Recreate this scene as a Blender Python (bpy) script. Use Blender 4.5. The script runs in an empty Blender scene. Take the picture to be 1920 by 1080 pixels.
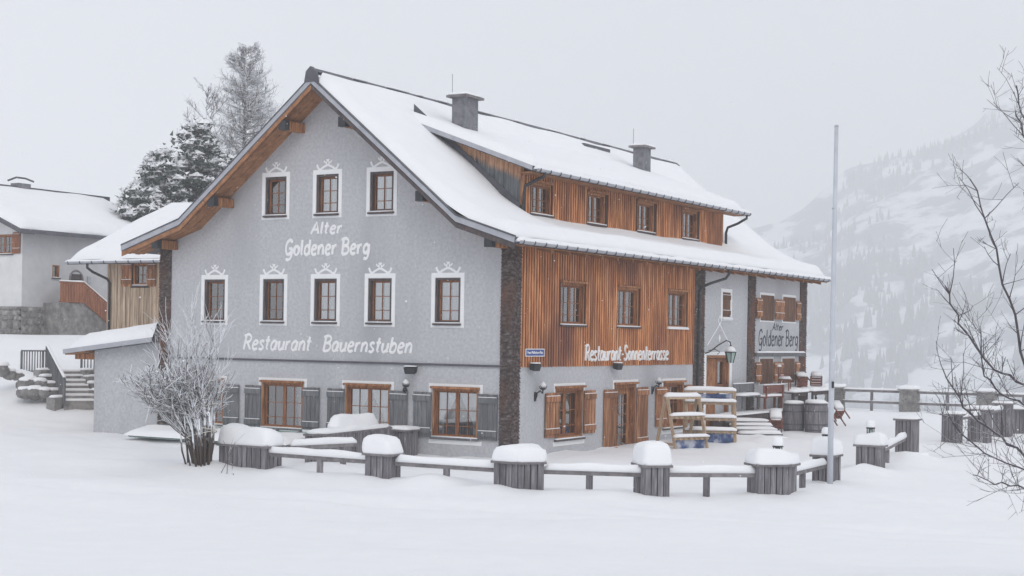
import bpy, bmesh, math, random
from mathutils import Vector, Matrix, noise
random.seed(7)
S = bpy.context.scene
COL = S.collection
sin, cos, pi, R = math.sin, math.cos, math.pi, math.radians

# ------------------------------------------------------------------ camera
YAW, ROLL, F, PX, PY = R(-30.4165), R(0.92373), 2830.15, 960.0, 632.83
FW = Vector((sin(YAW), cos(YAW), 0)); RT = Vector((cos(YAW), -sin(YAW), 0)); UP = Vector((0, 0, 1))
R2 = RT*cos(ROLL) + UP*sin(ROLL); U2 = -RT*sin(ROLL) + UP*cos(ROLL)
CAM = Vector((21.25, -36.23, 3.40))
cd = bpy.data.cameras.new('camera'); cam = bpy.data.objects.new('camera', cd); COL.objects.link(cam)
cam.matrix_world = Matrix.Translation(CAM) @ Matrix((R2, U2, -FW)).transposed().to_4x4()
cd.sensor_width = 36; cd.lens = F/1920*36; cd.shift_y = (PY-540)/1920
cd.clip_start = 0.1; cd.clip_end = 6000
S.camera = cam
def ray(u, v): return FW + R2*((u-PX)/F) - U2*((v-PY)/F)
def at(u, v, t): return CAM + ray(u, v)*t                       # pixel + depth along the view
def gab(u, v, Y=0.0): d = ray(u, v); return CAM + d*((Y-CAM.y)/d.y)
def gnd(u, v, z=0.0): d = ray(u, v); return CAM + d*((z-CAM.z)/d.z)

# ------------------------------------------------------------------ light
SUN_EL, SUN_AZ = R(36), R(44)          # azimuth measured from -Y towards +X
sun_dir = Vector((sin(SUN_AZ)*cos(SUN_EL), -cos(SUN_AZ)*cos(SUN_EL), sin(SUN_EL)))
W = bpy.data.worlds.new('World'); S.world = W; W.use_nodes = True
nt = W.node_tree; nt.nodes.clear()
out = nt.nodes.new('ShaderNodeOutputWorld'); bg = nt.nodes.new('ShaderNodeBackground')
sky = nt.nodes.new('ShaderNodeTexSky'); sky.sky_type = 'NISHITA'; sky.sun_disc = False
sky.sun_elevation = SUN_EL; sky.sun_rotation = math.atan2(sun_dir.x, sun_dir.y); sky.dust_density = 6; sky.air_density = 1.5
sc_ = nt.nodes.new('ShaderNodeVectorMath'); sc_.operation = 'SCALE'; sc_.inputs['Scale'].default_value = 0.09
mx = nt.nodes.new('ShaderNodeMix'); mx.data_type = 'RGBA'; mx.inputs['Factor'].default_value = 0.90
mx.inputs['B'].default_value = (0.755, 0.782, 0.84, 1)            # closed cloud cover
nt.links.new(sky.outputs[0], sc_.inputs[0]); nt.links.new(sc_.outputs[0], mx.inputs['A'])
nt.links.new(mx.outputs['Result'], bg.inputs[0]); bg.inputs[1].default_value = 1.0
nt.links.new(bg.outputs[0], out.inputs[0])
sl = bpy.data.lights.new('sun', 'SUN'); sl.energy = 1.1; sl.angle = R(25); sl.color = (1.0, 0.97, 0.93)
so = bpy.data.objects.new('sun', sl); COL.objects.link(so); so.rotation_euler = (-sun_dir).to_track_quat('-Z', 'Y').to_euler()
S.view_settings.view_transform = 'Standard'; S.view_settings.look = 'None'
S.view_settings.exposure = 0.05; S.view_settings.gamma = 1; S.view_settings.use_curve_mapping = False
S.render.engine = 'CYCLES'
cy = S.cycles; cy.max_bounces = 8; cy.diffuse_bounces = 3; cy.glossy_bounces = 2; cy.transmission_bounces = 4
cy.transparent_max_bounces = 8; cy.volume_bounces = 4; cy.caustics_reflective = False; cy.caustics_refractive = False
cy.use_denoising = True
try: cy.denoiser = 'OPENIMAGEDENOISE'
except Exception: pass
cy.use_adaptive_sampling = True; cy.adaptive_threshold = 0.01

# ------------------------------------------------------------------ materials
def new_mat(name):
    m = bpy.data.materials.new(name); m.use_nodes = True
    n = m.node_tree.nodes; b = n['Principled BSDF']; return m, m.node_tree, n, b
def pm(name, stops, scale=(1, 1, 1), ns=4.0, detail=6, rough=0.8, bump=0.15, rand=0.0, blot=None, spec=0.3, dist=0.02):
    """noise-driven colours; stops = [(pos, rgb), ...]; blot = (scale, rgb, lo, hi) for large stains"""
    m, t, n, b = new_mat(name)
    g = n.new('ShaderNodeNewGeometry'); mp = n.new('ShaderNodeMapping'); mp.inputs['Scale'].default_value = scale
    t.links.new(g.outputs['Position'], mp.inputs[0])
    nz = n.new('ShaderNodeTexNoise'); nz.inputs['Scale'].default_value = ns; nz.inputs['Detail'].default_value = detail; nz.inputs['Roughness'].default_value = 0.62
    t.links.new(mp.outputs[0], nz.inputs['Vector'])
    cr = n.new('ShaderNodeValToRGB'); el = cr.color_ramp.elements
    while len(el) < len(stops): el.new(0.5)
    for e, (p, c) in zip(el, stops): e.position = p; e.color = (*c, 1)
    t.links.new(nz.outputs['Fac'], cr.inputs[0]); col = cr.outputs[0]
    if blot:
        n2 = n.new('ShaderNodeTexNoise'); n2.inputs['Scale'].default_value = 1.0; n2.inputs['Detail'].default_value = 4
        m2 = n.new('ShaderNodeMapping'); m2.inputs['Scale'].default_value = blot[0]; t.links.new(g.outputs['Position'], m2.inputs[0]); t.links.new(m2.outputs[0], n2.inputs['Vector'])
        mr = n.new('ShaderNodeMapRange'); mr.inputs['From Min'].default_value = blot[2]; mr.inputs['From Max'].default_value = blot[3]
        t.links.new(n2.outputs['Fac'], mr.inputs['Value'])
        mm = n.new('ShaderNodeMix'); mm.data_type = 'RGBA'; t.links.new(mr.outputs[0], mm.inputs['Factor'])
        t.links.new(col, mm.inputs['A']); mm.inputs['B'].default_value = (*blot[1], 1); col = mm.outputs['Result']
    if rand:
        oi = n.new('ShaderNodeObjectInfo'); hs = n.new('ShaderNodeHueSaturation'); mr = n.new('ShaderNodeMapRange')
        mr.inputs['To Min'].default_value = 1-rand; mr.inputs['To Max'].default_value = 1+rand
        t.links.new(oi.outputs['Random'], mr.inputs['Value']); t.links.new(mr.outputs[0], hs.inputs['Value']); t.links.new(col, hs.inputs['Color']); col = hs.outputs[0]
    t.links.new(col, b.inputs['Base Color']); b.inputs['Roughness'].default_value = rough
    b.inputs['Specular IOR Level'].default_value = spec
    if bump:
        bp = n.new('ShaderNodeBump'); bp.inputs['Strength'].default_value = bump; bp.inputs['Distance'].default_value = dist
        t.links.new(nz.outputs['Fac'], bp.inputs['Height']); t.links.new(bp.outputs[0], b.inputs['Normal'])
    return m
def snow_on(name, base, lo, hi, amount=(0.3, 0.62)):
    """bark that carries snow wherever the surface faces up"""
    m, t, n, b = new_mat(name)
    g = n.new('ShaderNodeNewGeometry'); sx = n.new('ShaderNodeSeparateXYZ'); t.links.new(g.outputs['Normal'], sx.inputs[0])
    nz = n.new('ShaderNodeTexNoise'); nz.inputs['Scale'].default_value = 9; t.links.new(g.outputs['Position'], nz.inputs['Vector'])
    ad = n.new('ShaderNodeMath'); ad.operation = 'MULTIPLY_ADD'; t.links.new(nz.outputs['Fac'], ad.inputs[0]); ad.inputs[1].default_value = 0.9
    t.links.new(sx.outputs['Z'], ad.inputs[2])
    mr = n.new('ShaderNodeMapRange'); mr.inputs['From Min'].default_value = lo; mr.inputs['From Max'].default_value = hi; t.links.new(ad.outputs[0], mr.inputs['Value'])
    mm = n.new('ShaderNodeMix'); mm.data_type = 'RGBA'; t.links.new(mr.outputs[0], mm.inputs['Factor'])
    mm.inputs['A'].default_value = (*base, 1); mm.inputs['B'].default_value = (0.86, 0.88, 0.92, 1)
    t.links.new(mm.outputs['Result'], b.inputs['Base Color']); b.inputs['Roughness'].default_value = 0.85
    return m
M = {}
M['snow'] = pm('snow', [(0.3, (0.875, 0.88, 0.90)), (0.7, (0.91, 0.915, 0.93))], ns=2.2, detail=9, rough=0.7, bump=0.22, dist=0.06, spec=0.2)
M['plaster'] = pm('grey_plaster', [(0.25, (0.40, 0.403, 0.425)), (0.5, (0.505, 0.508, 0.53)), (0.75, (0.60, 0.603, 0.62))], ns=11, detail=10, rough=0.9, bump=0.5, dist=0.02, blot=((0.55, 0.55, 0.16), (0.385, 0.388, 0.41), 0.47, 0.78))
M['white'] = pm('white_paint', [(0.3, (0.82, 0.83, 0.84)), (0.7, (0.88, 0.885, 0.89))], ns=6, bump=0.1)
M['letter'] = pm('letter_paint', [(0.3, (0.84, 0.845, 0.85)), (0.7, (0.89, 0.89, 0.89))], ns=8, bump=0.0)
M['letter_dark'] = pm('dark_letter_paint', [(0.3, (0.035, 0.045, 0.06)), (0.7, (0.055, 0.065, 0.085))], ns=8, bump=0.0)
ORANGE = [(0.28, (0.19, 0.072, 0.036)), (0.43, (0.44, 0.165, 0.07)), (0.56, (0.63, 0.27, 0.118)), (0.74, (0.79, 0.44, 0.235))]
M['cladding'] = pm('larch_cladding', ORANGE, scale=(3, 3, 0.35), ns=2.6, rough=0.8, bump=0.2, rand=0.2, blot=((0.5, 0.5, 0.22), (0.20, 0.08, 0.055), 0.52, 0.72))
M['clad_back'] = pm('larch_boards', [(0.3, (0.03, 0.014, 0.011)), (0.7, (0.085, 0.036, 0.024))], scale=(3, 3, 0.4), ns=3, rough=0.85)
M['wood'] = pm('warm_wood', [(0.28, (0.09, 0.04, 0.024)), (0.5, (0.33, 0.14, 0.06)), (0.72, (0.56, 0.29, 0.14))], scale=(5, 5, 0.7), ns=3, rough=0.75, rand=0.12)
M['sash'] = pm('red_brown_sash', [(0.3, (0.16, 0.06, 0.03)), (0.7, (0.36, 0.155, 0.075))], scale=(5, 5, 1), ns=4, rough=0.7, rand=0.15)
M['casing'] = pm('weathered_casing', [(0.3, (0.05, 0.042, 0.045)), (0.55, (0.10, 0.082, 0.082)), (0.8, (0.22, 0.11, 0.07))], scale=(4, 4, 0.8), ns=3, rough=0.85)
M['soffit'] = pm('soffit_boards', [(0.3, (0.20, 0.085, 0.040)), (0.7, (0.44, 0.215, 0.105))], scale=(1, 1, 1), ns=5, rough=0.75, rand=0.12)
M['grey_wood'] = pm('weathered_grey_wood', [(0.25, (0.085, 0.08, 0.09)), (0.5, (0.19, 0.18, 0.195)), (0.75, (0.33, 0.315, 0.33))], scale=(6, 6, 0.6), ns=3, rough=0.88, bump=0.3, rand=0.2)
M['grey_rail'] = pm('weathered_rail', [(0.3, (0.13, 0.12, 0.125)), (0.7, (0.28, 0.265, 0.27))], ns=5, rough=0.88, rand=0.1)
M['shutter_grey'] = pm('old_shutter_boards', [(0.25, (0.075, 0.08, 0.09)), (0.5, (0.155, 0.16, 0.172)), (0.75, (0.27, 0.265, 0.27))], scale=(6, 6, 0.5), ns=3, rough=0.9, rand=0.15, blot=((1.5, 1.5, 2.2), (0.20, 0.13, 0.10), 0.62, 0.8))
M['shutter_red'] = pm('larch_shutter_boards', [(0.25, (0.10, 0.042, 0.024)), (0.5, (0.29, 0.125, 0.06)), (0.75, (0.60, 0.34, 0.19))], scale=(4, 4, 0.35), ns=3, rough=0.8, rand=0.25)
M['brown_shutter'] = pm('brown_shutter_boards', [(0.3, (0.065, 0.032, 0.022)), (0.7, (0.21, 0.105, 0.06))], scale=(5, 5, 0.5), ns=3, rough=0.85, rand=0.2)
M['cheek'] = None
M['shingle'] = pm('wood_shingle', [(0.3, (0.035, 0.025, 0.024)), (0.5, (0.095, 0.072, 0.068)), (0.74, (0.26, 0.225, 0.22))], scale=(7, 7, 11), ns=1.2, rough=0.9, bump=0.2, blot=((1.2, 1.2, 0.5), (0.16, 0.075, 0.05), 0.48, 0.66))
M['metal'] = pm('dark_sheet_metal', [(0.3, (0.07, 0.07, 0.085)), (0.7, (0.12, 0.12, 0.14))], ns=3, rough=0.5, bump=0.03)
M['verge'] = pm('pale_verge_metal', [(0.3, (0.36, 0.37, 0.41)), (0.7, (0.46, 0.47, 0.50))], ns=3, rough=0.5, bump=0.02)
M['iron'] = pm('black_iron', [(0.3, (0.018, 0.02, 0.024)), (0.7, (0.045, 0.048, 0.055))], ns=8, rough=0.55, bump=0.02)
M['concrete'] = pm('chimney_render', [(0.3, (0.13, 0.13, 0.145)), (0.7, (0.25, 0.25, 0.27))], ns=5, rough=0.9, bump=0.25)
M['stone'] = pm('field_stone', [(0.25, (0.12, 0.115, 0.12)), (0.5, (0.24, 0.23, 0.225)), (0.8, (0.40, 0.385, 0.37))], ns=3.5, rough=0.9, bump=0.4, rand=0.3)
M['mortar'] = pm('mortar', [(0.3, (0.22, 0.215, 0.21)), (0.7, (0.34, 0.33, 0.32))], ns=6, rough=0.95)
M['house_white'] = pm('white_render', [(0.3, (0.66, 0.66, 0.67)), (0.7, (0.76, 0.76, 0.76))], ns=2, rough=0.9)
M['house_grey'] = pm('pale_grey_render', [(0.3, (0.50, 0.50, 0.515)), (0.7, (0.58, 0.58, 0.595))], ns=2, rough=0.9)
M['annex_wood'] = pm('pale_larch_boards', [(0.25, (0.22, 0.155, 0.11)), (0.5, (0.44, 0.33, 0.24)), (0.75, (0.62, 0.50, 0.385))], scale=(4, 4, 0.4), ns=3, rough=0.85, rand=0.25)
M['balustrade'] = pm('red_brown_boards', [(0.3, (0.17, 0.06, 0.03)), (0.7, (0.36, 0.145, 0.075))], scale=(4, 4, 0.6), ns=3, rough=0.8, rand=0.12)
M['new_wood'] = pm('fresh_spruce', [(0.3, (0.34, 0.235, 0.15)), (0.7, (0.52, 0.395, 0.28))], scale=(5, 5, 1), ns=3, rough=0.75, rand=0.12)
M['red_wood'] = pm('red_brown_chair', [(0.3, (0.11, 0.035, 0.028)), (0.7, (0.25, 0.10, 0.07))], ns=5, rough=0.6, rand=0.15)
M['banner'] = pm('blue_banner', [(0.42, (0.035, 0.06, 0.15)), (0.5, (0.07, 0.11, 0.24)), (0.62, (0.45, 0.48, 0.56))], ns=2.2, rough=0.5, bump=0)
M['blue_sign'] = pm('blue_enamel', [(0.3, (0.025, 0.06, 0.26)), (0.7, (0.035, 0.08, 0.30))], ns=4, rough=0.35, bump=0)
M['pole'] = pm('pale_pole_paint', [(0.3, (0.50, 0.53, 0.58)), (0.7, (0.58, 0.61, 0.66))], ns=3, rough=0.4, bump=0.02)
M['bulb'] = pm('milk_glass', [(0.3, (0.75, 0.75, 0.76)), (0.7, (0.8, 0.8, 0.8))], ns=3, rough=0.2, bump=0)
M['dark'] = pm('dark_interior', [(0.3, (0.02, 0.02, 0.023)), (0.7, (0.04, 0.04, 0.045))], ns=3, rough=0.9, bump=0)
M['bark'] = snow_on('snowy_bark', (0.075, 0.056, 0.048), 0.58, 0.80)
M['twig'] = snow_on('snowy_twig', (0.12, 0.10, 0.095), 0.0, 0.42)
M['bare'] = snow_on('bare_twig', (0.085, 0.075, 0.085), 1.0, 1.3)
M['frost'] = snow_on('frosted_larch', (0.15, 0.135, 0.135), 0.3, 0.9)
M['needles'] = pm('pine_needles', [(0.3, (0.045, 0.062, 0.055)), (0.7, (0.11, 0.14, 0.125))], ns=6, rough=0.8, bump=0)
M['rope'] = pm('pale_rope', [(0.3, (0.5, 0.47, 0.42)), (0.7, (0.62, 0.6, 0.56))], ns=20, bump=0)
M['green_glass'] = pm('pale_green_glass', [(0.3, (0.30, 0.42, 0.39)), (0.7, (0.45, 0.56, 0.53))], ns=2, rough=0.25, bump=0)
M['forest'] = pm('far_spruce', [(0.3, (0.026, 0.042, 0.066)), (0.7, (0.06, 0.085, 0.125))], ns=0.3, rough=0.9, bump=0)
def mat_cheek():
    m, t, n, b = new_mat('part_weathered_larch')
    g = n.new('ShaderNodeNewGeometry'); sx = n.new('ShaderNodeSeparateXYZ'); t.links.new(g.outputs['Position'], sx.inputs[0])
    nz = n.new('ShaderNodeTexNoise'); nz.inputs['Scale'].default_value = 3; nz.inputs['Detail'].default_value = 6
    mp = n.new('ShaderNodeMapping'); mp.inputs['Scale'].default_value = (4, 4, 0.6); t.links.new(g.outputs['Position'], mp.inputs[0]); t.links.new(mp.outputs[0], nz.inputs['Vector'])
    # boards silvered up to a line that climbs with the roof
    a = n.new('ShaderNodeMath'); a.operation = 'MULTIPLY_ADD'; t.links.new(sx.outputs['X'], a.inputs[0]); a.inputs[1].default_value = 0.42; t.links.new(sx.outputs['Z'], a.inputs[2])
    c = n.new('ShaderNodeMath'); c.operation = 'MULTIPLY_ADD'; t.links.new(nz.outputs['Fac'], c.inputs[0]); c.inputs[1].default_value = 0.35; t.links.new(a.outputs[0], c.inputs[2])
    mr = n.new('ShaderNodeMapRange'); mr.inputs['From Min'].default_value = 7.62; mr.inputs['From Max'].default_value = 7.82; t.links.new(c.outputs[0], mr.inputs['Value'])
    r1 = n.new('ShaderNodeValToRGB'); r1.color_ramp.elements[0].position = .3; r1.color_ramp.elements[0].color = (0.07, 0.08, 0.088, 1); r1.color_ramp.elements[1].position = .7; r1.color_ramp.elements[1].color = (0.18, 0.19, 0.20, 1)
    r2 = n.new('ShaderNodeValToRGB'); r2.color_ramp.elements[0].position = .3; r2.color_ramp.elements[0].color = (0.34, 0.15, 0.075, 1); r2.color_ramp.elements[1].position = .7; r2.color_ramp.elements[1].color = (0.62, 0.36, 0.22, 1)
    t.links.new(nz.outputs['Fac'], r1.inputs[0]); t.links.new(nz.outputs['Fac'], r2.inputs[0])
    mm = n.new('ShaderNodeMix'); mm.data_type = 'RGBA'; t.links.new(mr.outputs[0], mm.inputs['Factor']); t.links.new(r1.outputs[0], mm.inputs['A']); t.links.new(r2.outputs[0], mm.inputs['B'])
    t.links.new(mm.outputs['Result'], b.inputs['Base Color']); b.inputs['Roughness'].default_value = .85
    return m
M['cheek'] = mat_cheek()
def mat_glass():
    m, t, n, b = new_mat('window_glass'); n.remove(b)
    o = n['Material Output']; tr = n.new('ShaderNodeBsdfTransparent'); tr.inputs[0].default_value = (0.96, 0.98, 0.99, 1)
    gl = n.new('ShaderNodeBsdfGlossy'); gl.inputs['Roughness'].default_value = 0.03; gl.inputs[0].default_value = (1, 1, 1, 1)
    fr = n.new('ShaderNodeFresnel'); fr.inputs[0].default_value = 1.6; mp = n.new('ShaderNodeMath'); mp.operation = 'MULTIPLY_ADD'; mp.inputs[1].default_value = 1.2; mp.inputs[2].default_value = 0.16
    t.links.new(fr.outputs[0], mp.inputs[0]); ms = n.new('ShaderNodeMixShader'); t.links.new(mp.outputs[0], ms.inputs[0]); t.links.new(tr.outputs[0], ms.inputs[1]); t.links.new(gl.outputs[0], ms.inputs[2])
    t.links.new(ms.outputs[0], o.inputs['Surface']); return m
M['glass'] = mat_glass()
M['curtain'] = pm('net_curtain', [(0.25, (0.60, 0.55, 0.54)), (0.42, (0.82, 0.81, 0.82)), (0.75, (0.90, 0.90, 0.92))], scale=(9, 9, 0.05), ns=2, detail=3, rough=0.9, bump=0.3)

# ------------------------------------------------------------------ mesh helpers
OFF = {}
def root_of(o):
    while o.parent: o = o.parent
    return o
class MB:
    """collects shapes in world space; build() links them as ONE mesh object under a parent"""
    def __init__(s, T=None): s.v = []; s.f = []; s.T = T
    def add(s, vs, fs):
        b = len(s.v); s.v += [Vector(s.T(*p)) if s.T else Vector(p) for p in vs]; s.f += [tuple(i+b for i in f) for f in fs]; return s
    def box(s, x0, x1, y0, y1, z0, z1):
        return s.add([(x0,y0,z0),(x1,y0,z0),(x1,y1,z0),(x0,y1,z0),(x0,y0,z1),(x1,y0,z1),(x1,y1,z1),(x0,y1,z1)],
                     [(0,3,2,1),(4,5,6,7),(0,1,5,4),(1,2,6,5),(2,3,7,6),(3,0,4,7)])
    def prism(s, poly, a, b):
        """poly of 3D points swept by vector b-a"""
        n = len(poly); d = Vector(b)-Vector(a)
        vs = [Vector(p) for p in poly] + [Vector(p)+d for p in poly]
        return s.add([tuple(p) for p in vs], [tuple(range(n))[::-1], tuple(range(n, 2*n))] + [(i, (i+1) % n, n+(i+1) % n, n+i) for i in range(n)])
    def bar(s, p, q, w, h=None, up=(0, 0, 1)):
        p, q = Vector(p), Vector(q); h = h or w; d = (q-p).normalized(); u = Vector(up)
        if abs(d.dot(u)) > .98: u = Vector((0, 1, 0))
        a = d.cross(u).normalized()*(w/2); c = a.cross(d).normalized()*(h/2)
        return s.add([tuple(x) for x in (p-a-c, p+a-c, p+a+c, p-a+c, q-a-c, q+a-c, q+a+c, q-a+c)], [(0,1,2,3),(7,6,5,4),(0,4,5,1),(1,5,6,2),(2,6,7,3),(3,7,4,0)])
    def tube(s, pts, rad, n=6, flat=None, cap=True):
        """flat=(normal, k): squash the section along normal to k"""
        pts = [Vector(p) for p in pts]; m = len(pts)
        if not isinstance(rad, (list, tuple)): rad = [rad]*m
        b = []; vs = []; fs = []; prev = None
        for i, p in enumerate(pts):
            d = (pts[min(i+1, m-1)]-pts[max(i-1, 0)])
            d = d.normalized() if d.length > 1e-9 else Vector((0, 0, 1))
            if flat: a = Vector(flat[0])
            else:
                a = prev if prev else (Vector((0, 0, 1)) if abs(d.z) < .9 else Vector((1, 0, 0)))
                a = (a - d*a.dot(d)); a = a.normalized() if a.length > 1e-6 else Vector((1, 0, 0)); prev = a
            c = d.cross(a); k = flat[1] if flat else 1
            for j in range(n):
                w = 2*pi*j/n; vs.append(tuple(p + (a*cos(w)*k + c*sin(w))*rad[i]))
        for i in range(m-1):
            for j in range(n): fs.append((i*n+j, i*n+(j+1) % n, (i+1)*n+(j+1) % n, (i+1)*n+j))
        if cap: fs += [tuple(range(n))[::-1], tuple(range((m-1)*n, m*n))]
        return s.add(vs, fs)
    def lathe(s, c, prof, n=16):
        vs = [(c[0]+r*cos(2*pi*j/n), c[1]+r*sin(2*pi*j/n), c[2]+z) for r, z in prof for j in range(n)]; m = len(prof)
        fs = [(i*n+j, i*n+(j+1) % n, (i+1)*n+(j+1) % n, (i+1)*n+j) for i in range(m-1) for j in range(n)]
        return s.add(vs, fs + [tuple(range(n))[::-1], tuple(range((m-1)*n, m*n))])
    def build(s, name, mat, parent=None, smooth=False, fix=True):
        me = bpy.data.meshes.new(name); off = OFF.get(root_of(parent).name, Vector()) if parent else Vector()
        me.from_pydata([tuple(p-off) for p in s.v], [], s.f)
        if fix:
            bm = bmesh.new(); bm.from_mesh(me); bmesh.ops.recalc_face_normals(bm, faces=bm.faces); bm.to_mesh(me); bm.free()
        me.materials.append(M[mat] if isinstance(mat, str) else mat)
        if smooth: me.polygons.foreach_set('use_smooth', [True]*len(me.polygons))
        o = bpy.data.objects.new(name, me); COL.objects.link(o)
        if parent: o.parent = parent
        return o
def tag(o, label=None, cat=None, group=None, kind=None):
    for k, v in (('label', label), ('category', cat), ('group', group), ('kind', kind)):
        if v: o[k] = v
    return o
def thing(name, label, cat, loc, group=None):
    o = bpy.data.objects.new(name, None); COL.objects.link(o); o.location = loc; OFF[o.name] = Vector(loc); o.empty_display_size = .3
    return tag(o, label, cat, group)
def nz(x, y, z=0.0): return noise.noise(Vector((x, y, z)))
def sstep(x): x = max(0., min(1., x)); return x*x*(3-2*x)
def resample(poly, n):
    P = [Vector(p) for p in poly]; L = [(P[(i+1) % len(P)]-P[i]).length for i in range(len(P))]; tot = sum(L); o = []
    for k in range(n):
        d = tot*k/n; i = 0
        while d > L[i] and i < len(P)-1: d -= L[i]; i += 1
        o.append(P[i].lerp(P[(i+1) % len(P)], d/L[i]))
    return o
def snow_pillow(outline, z0, h, name='snow_cap', parent=None, lean=(0, 0), n=44, bulge=0.03, seed=0, top=0.55, build=True, mb=None):
    """soft heap of snow standing on a flat outline (world XY points)"""
    pts = resample([Vector((p[0], p[1], 0)) for p in outline], n)
    for _ in range(3): pts = [(pts[i-1]+pts[i]*2+pts[(i+1) % n])/4 for i in range(n)]
    c = sum(pts, Vector())/n; mb = mb or MB(); vs = []
    prof = [(1.0, 0), (1+bulge*1.5, .12), (1+bulge, .35), (.97, .6), (.88, .8), (top+.15, .93), (top*.7, .985), (.18, 1.0)]
    for s_, zz in prof:
        for p in pts:
            q = c + (p-c)*s_; w = nz(q.x*1.7+seed, q.y*1.7, zz*1.5+seed)
            vs.append((q.x + (p-c).x*w*.16*zz + lean[0]*zz, q.y + (p-c).y*w*.16*zz + lean[1]*zz, z0 + h*zz*(1+.34*w)))
    m = len(prof); fs = [(i*n+j, i*n+(j+1) % n, (i+1)*n+(j+1) % n, (i+1)*n+j) for i in range(m-1) for j in range(n)]
    vs.append((c.x+lean[0], c.y+lean[1], z0+h*(1+.34*nz(c.x*1.7+seed, c.y*1.7, 1.5+seed)))); k = len(vs)-1
    fs += [((m-1)*n+j, (m-1)*n+(j+1) % n, k) for j in range(n)] + [tuple(range(n))[::-1]]
    mb.add(vs, fs)
    return mb.build(name, 'snow', parent, True) if build else mb
def snow_ridge(p, q, w, h, name='snow_cap', parent=None, seed=0, build=True, mb=None, step=.12):
    """loaf of snow lying along a rail from p to q (p, q on the rail's top)"""
    p, q = Vector(p), Vector(q); L = (q-p).length; d = (q-p)/L; a = d.cross(Vector((0, 0, 1))).normalized(); up = Vector((0,0,1))
    n = max(4, int(L/step)); sec = [(-.5, 0), (-.58, .3), (-.5, .68), (-.28, .94), (0, 1.0), (.28, .94), (.5, .68), (.58, .3), (.5, 0)]
    vs = []; k = len(sec)
    for i in range(n+1):
        f = i/n; e = min(1, (min(f, 1-f)*L+.02)/(h*.55)); e = max(.05, e)**.5; c = p + d*(L*f)
        for x, z in sec:
            w_ = nz(c.x*1.3+seed, c.y*1.3, c.z+x) * .3
            vs.append(tuple(c + a*(x*w*(.8+.2*e)) + up*(h*z*e*(1+w_))))
    fs = [(i*k+j, i*k+j+1, (i+1)*k+j+1, (i+1)*k+j) for i in range(n) for j in range(k-1)] + [(i*k+k-1, i*k, (i+1)*k, (i+1)*k+k-1) for i in range(n)]
    fs += [tuple(range(k))[::-1], tuple(range(n*k, n*k+k))]
    mb = mb or MB(); mb.add(vs, fs)
    return mb.build(name, 'snow', parent, True) if build else mb

# ------------------------------------------------------------------ terrain
MOUND = gnd(1724, 868)
RING = [(-3.6, -8.0), (1.7, -8.1), (5.6, -8.1), (7.6, -6.9), (9.6, -4.9), (9.7, -1.4), (9.6, 2.8), (8.5, 8.8)]
def ground_z(x, y):
    r = Vector((x-CAM.x, y-CAM.y, 0)); t = r.dot(FW); s = r.dot(RT)
    z = 1.75*sstep((31-t)/30)
    z += 3.15*sstep((t-54.5)/17.5)*sstep((-s-12.8)/4.5)
    z -= min(40, 0.05*max(0, t-84))
    near = sstep((90-t)/40)
    drop = 0.55*max(0., y-41.5) if s > -30 else 0
    drop *= sstep((s+4)/10) if y < 90 else 1
    z -= min(120, drop)
    lump = 1-.75*sstep(1-abs(t-40)/9)*0
    z += near*(.15*nz(x*.2, y*.2, 3) + .085*nz(x*.55+.3*y, y*.8, 9) + .03*nz(x*1.7, y*2.3, 5) + .014*nz(x*4.5, y*4.5, 6))
    if -14 < x < 16 and -14 < y < 24:                          # snow banked along the rails
        d = min((abs((x-a[0])*(b[1]-a[1])-(y-a[1])*(b[0]-a[0]))/math.hypot(b[0]-a[0], b[1]-a[1]) if 0 <= ((x-a[0])*(b[0]-a[0])+(y-a[1])*(b[1]-a[1])) <= (b[0]-a[0])**2+(b[1]-a[1])**2 else min(math.hypot(x-a[0], y-a[1]), math.hypot(x-b[0], y-b[1]))) for a, b in zip(RING, RING[1:]))
        z += (.12+.16*nz(x*.9, y*.9, 12))*math.exp(-(d/.75)**2)
    # an old half-filled track crossing the foreground
    tr = y + 12.5 - .10*x - 1.2*sin(x*.16); z -= .14*(math.exp(-((tr-.7)/.28)**2) + math.exp(-((tr+.7)/.28)**2))*(.6+.5*nz(x*.6, y*.6, 14))
    tr = y + 16.0 + .25*x - .8*sin(x*.2+1); z -= .11*math.exp(-(tr/.35)**2)*(.5+.6*nz(x*1.2, y*1.2, 15))
    # trodden, piled snow by the ski racks
    m = math.exp(-((x-2.6)/1.6)**2 - ((y-10.2)/2.6)**2); z += m*(.16 + .16*nz(x*1.6, y*1.6, 2))
    m = math.exp(-((x-MOUND.x)/.8)**2 - ((y-MOUND.y-.1)/.9)**2); z += .20*m
    m = math.exp(-((x-2.5)/2.3)**2 - ((y-18)/4.5)**2); z += .20*m
    m = math.exp(-((x+3.9)/.7)**2 - ((y+8.45)/.55)**2); z += .16*m
    m = math.exp(-((x+1.9)/1.0)**2 - ((y+5.6)/1.7)**2); z += .22*m
    # drift along the gable and beside the bush
    m = math.exp(-((x+5.4)/2.2)**2 - ((y+8.0)/1.0)**2); z += .10*m
    m = math.exp(-((y+.2)/1.3)**2)*sstep((-x-6.5)/2)*sstep((x+15)/3); z += .28*m
    return z
N = 300
def warp(p, c): return c + 40*p + 1900*p**7 if abs(p) < 1 else c + p*1940
xs = [warp(-1+2*i/N, -6) for i in range(N+1)]; ys = [warp(-1+2*i/N, 4) for i in range(N+1)]
g = MB(); g.v = [Vector((x, y, ground_z(x, y))) for y in ys for x in xs]
g.f = [(j*(N+1)+i, j*(N+1)+i+1, (j+1)*(N+1)+i+1, (j+1)*(N+1)+i) for j in range(N) for i in range(N)]
tag(g.build('snowy_ground', 'snow', None, True, fix=False), kind='structure')

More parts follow.
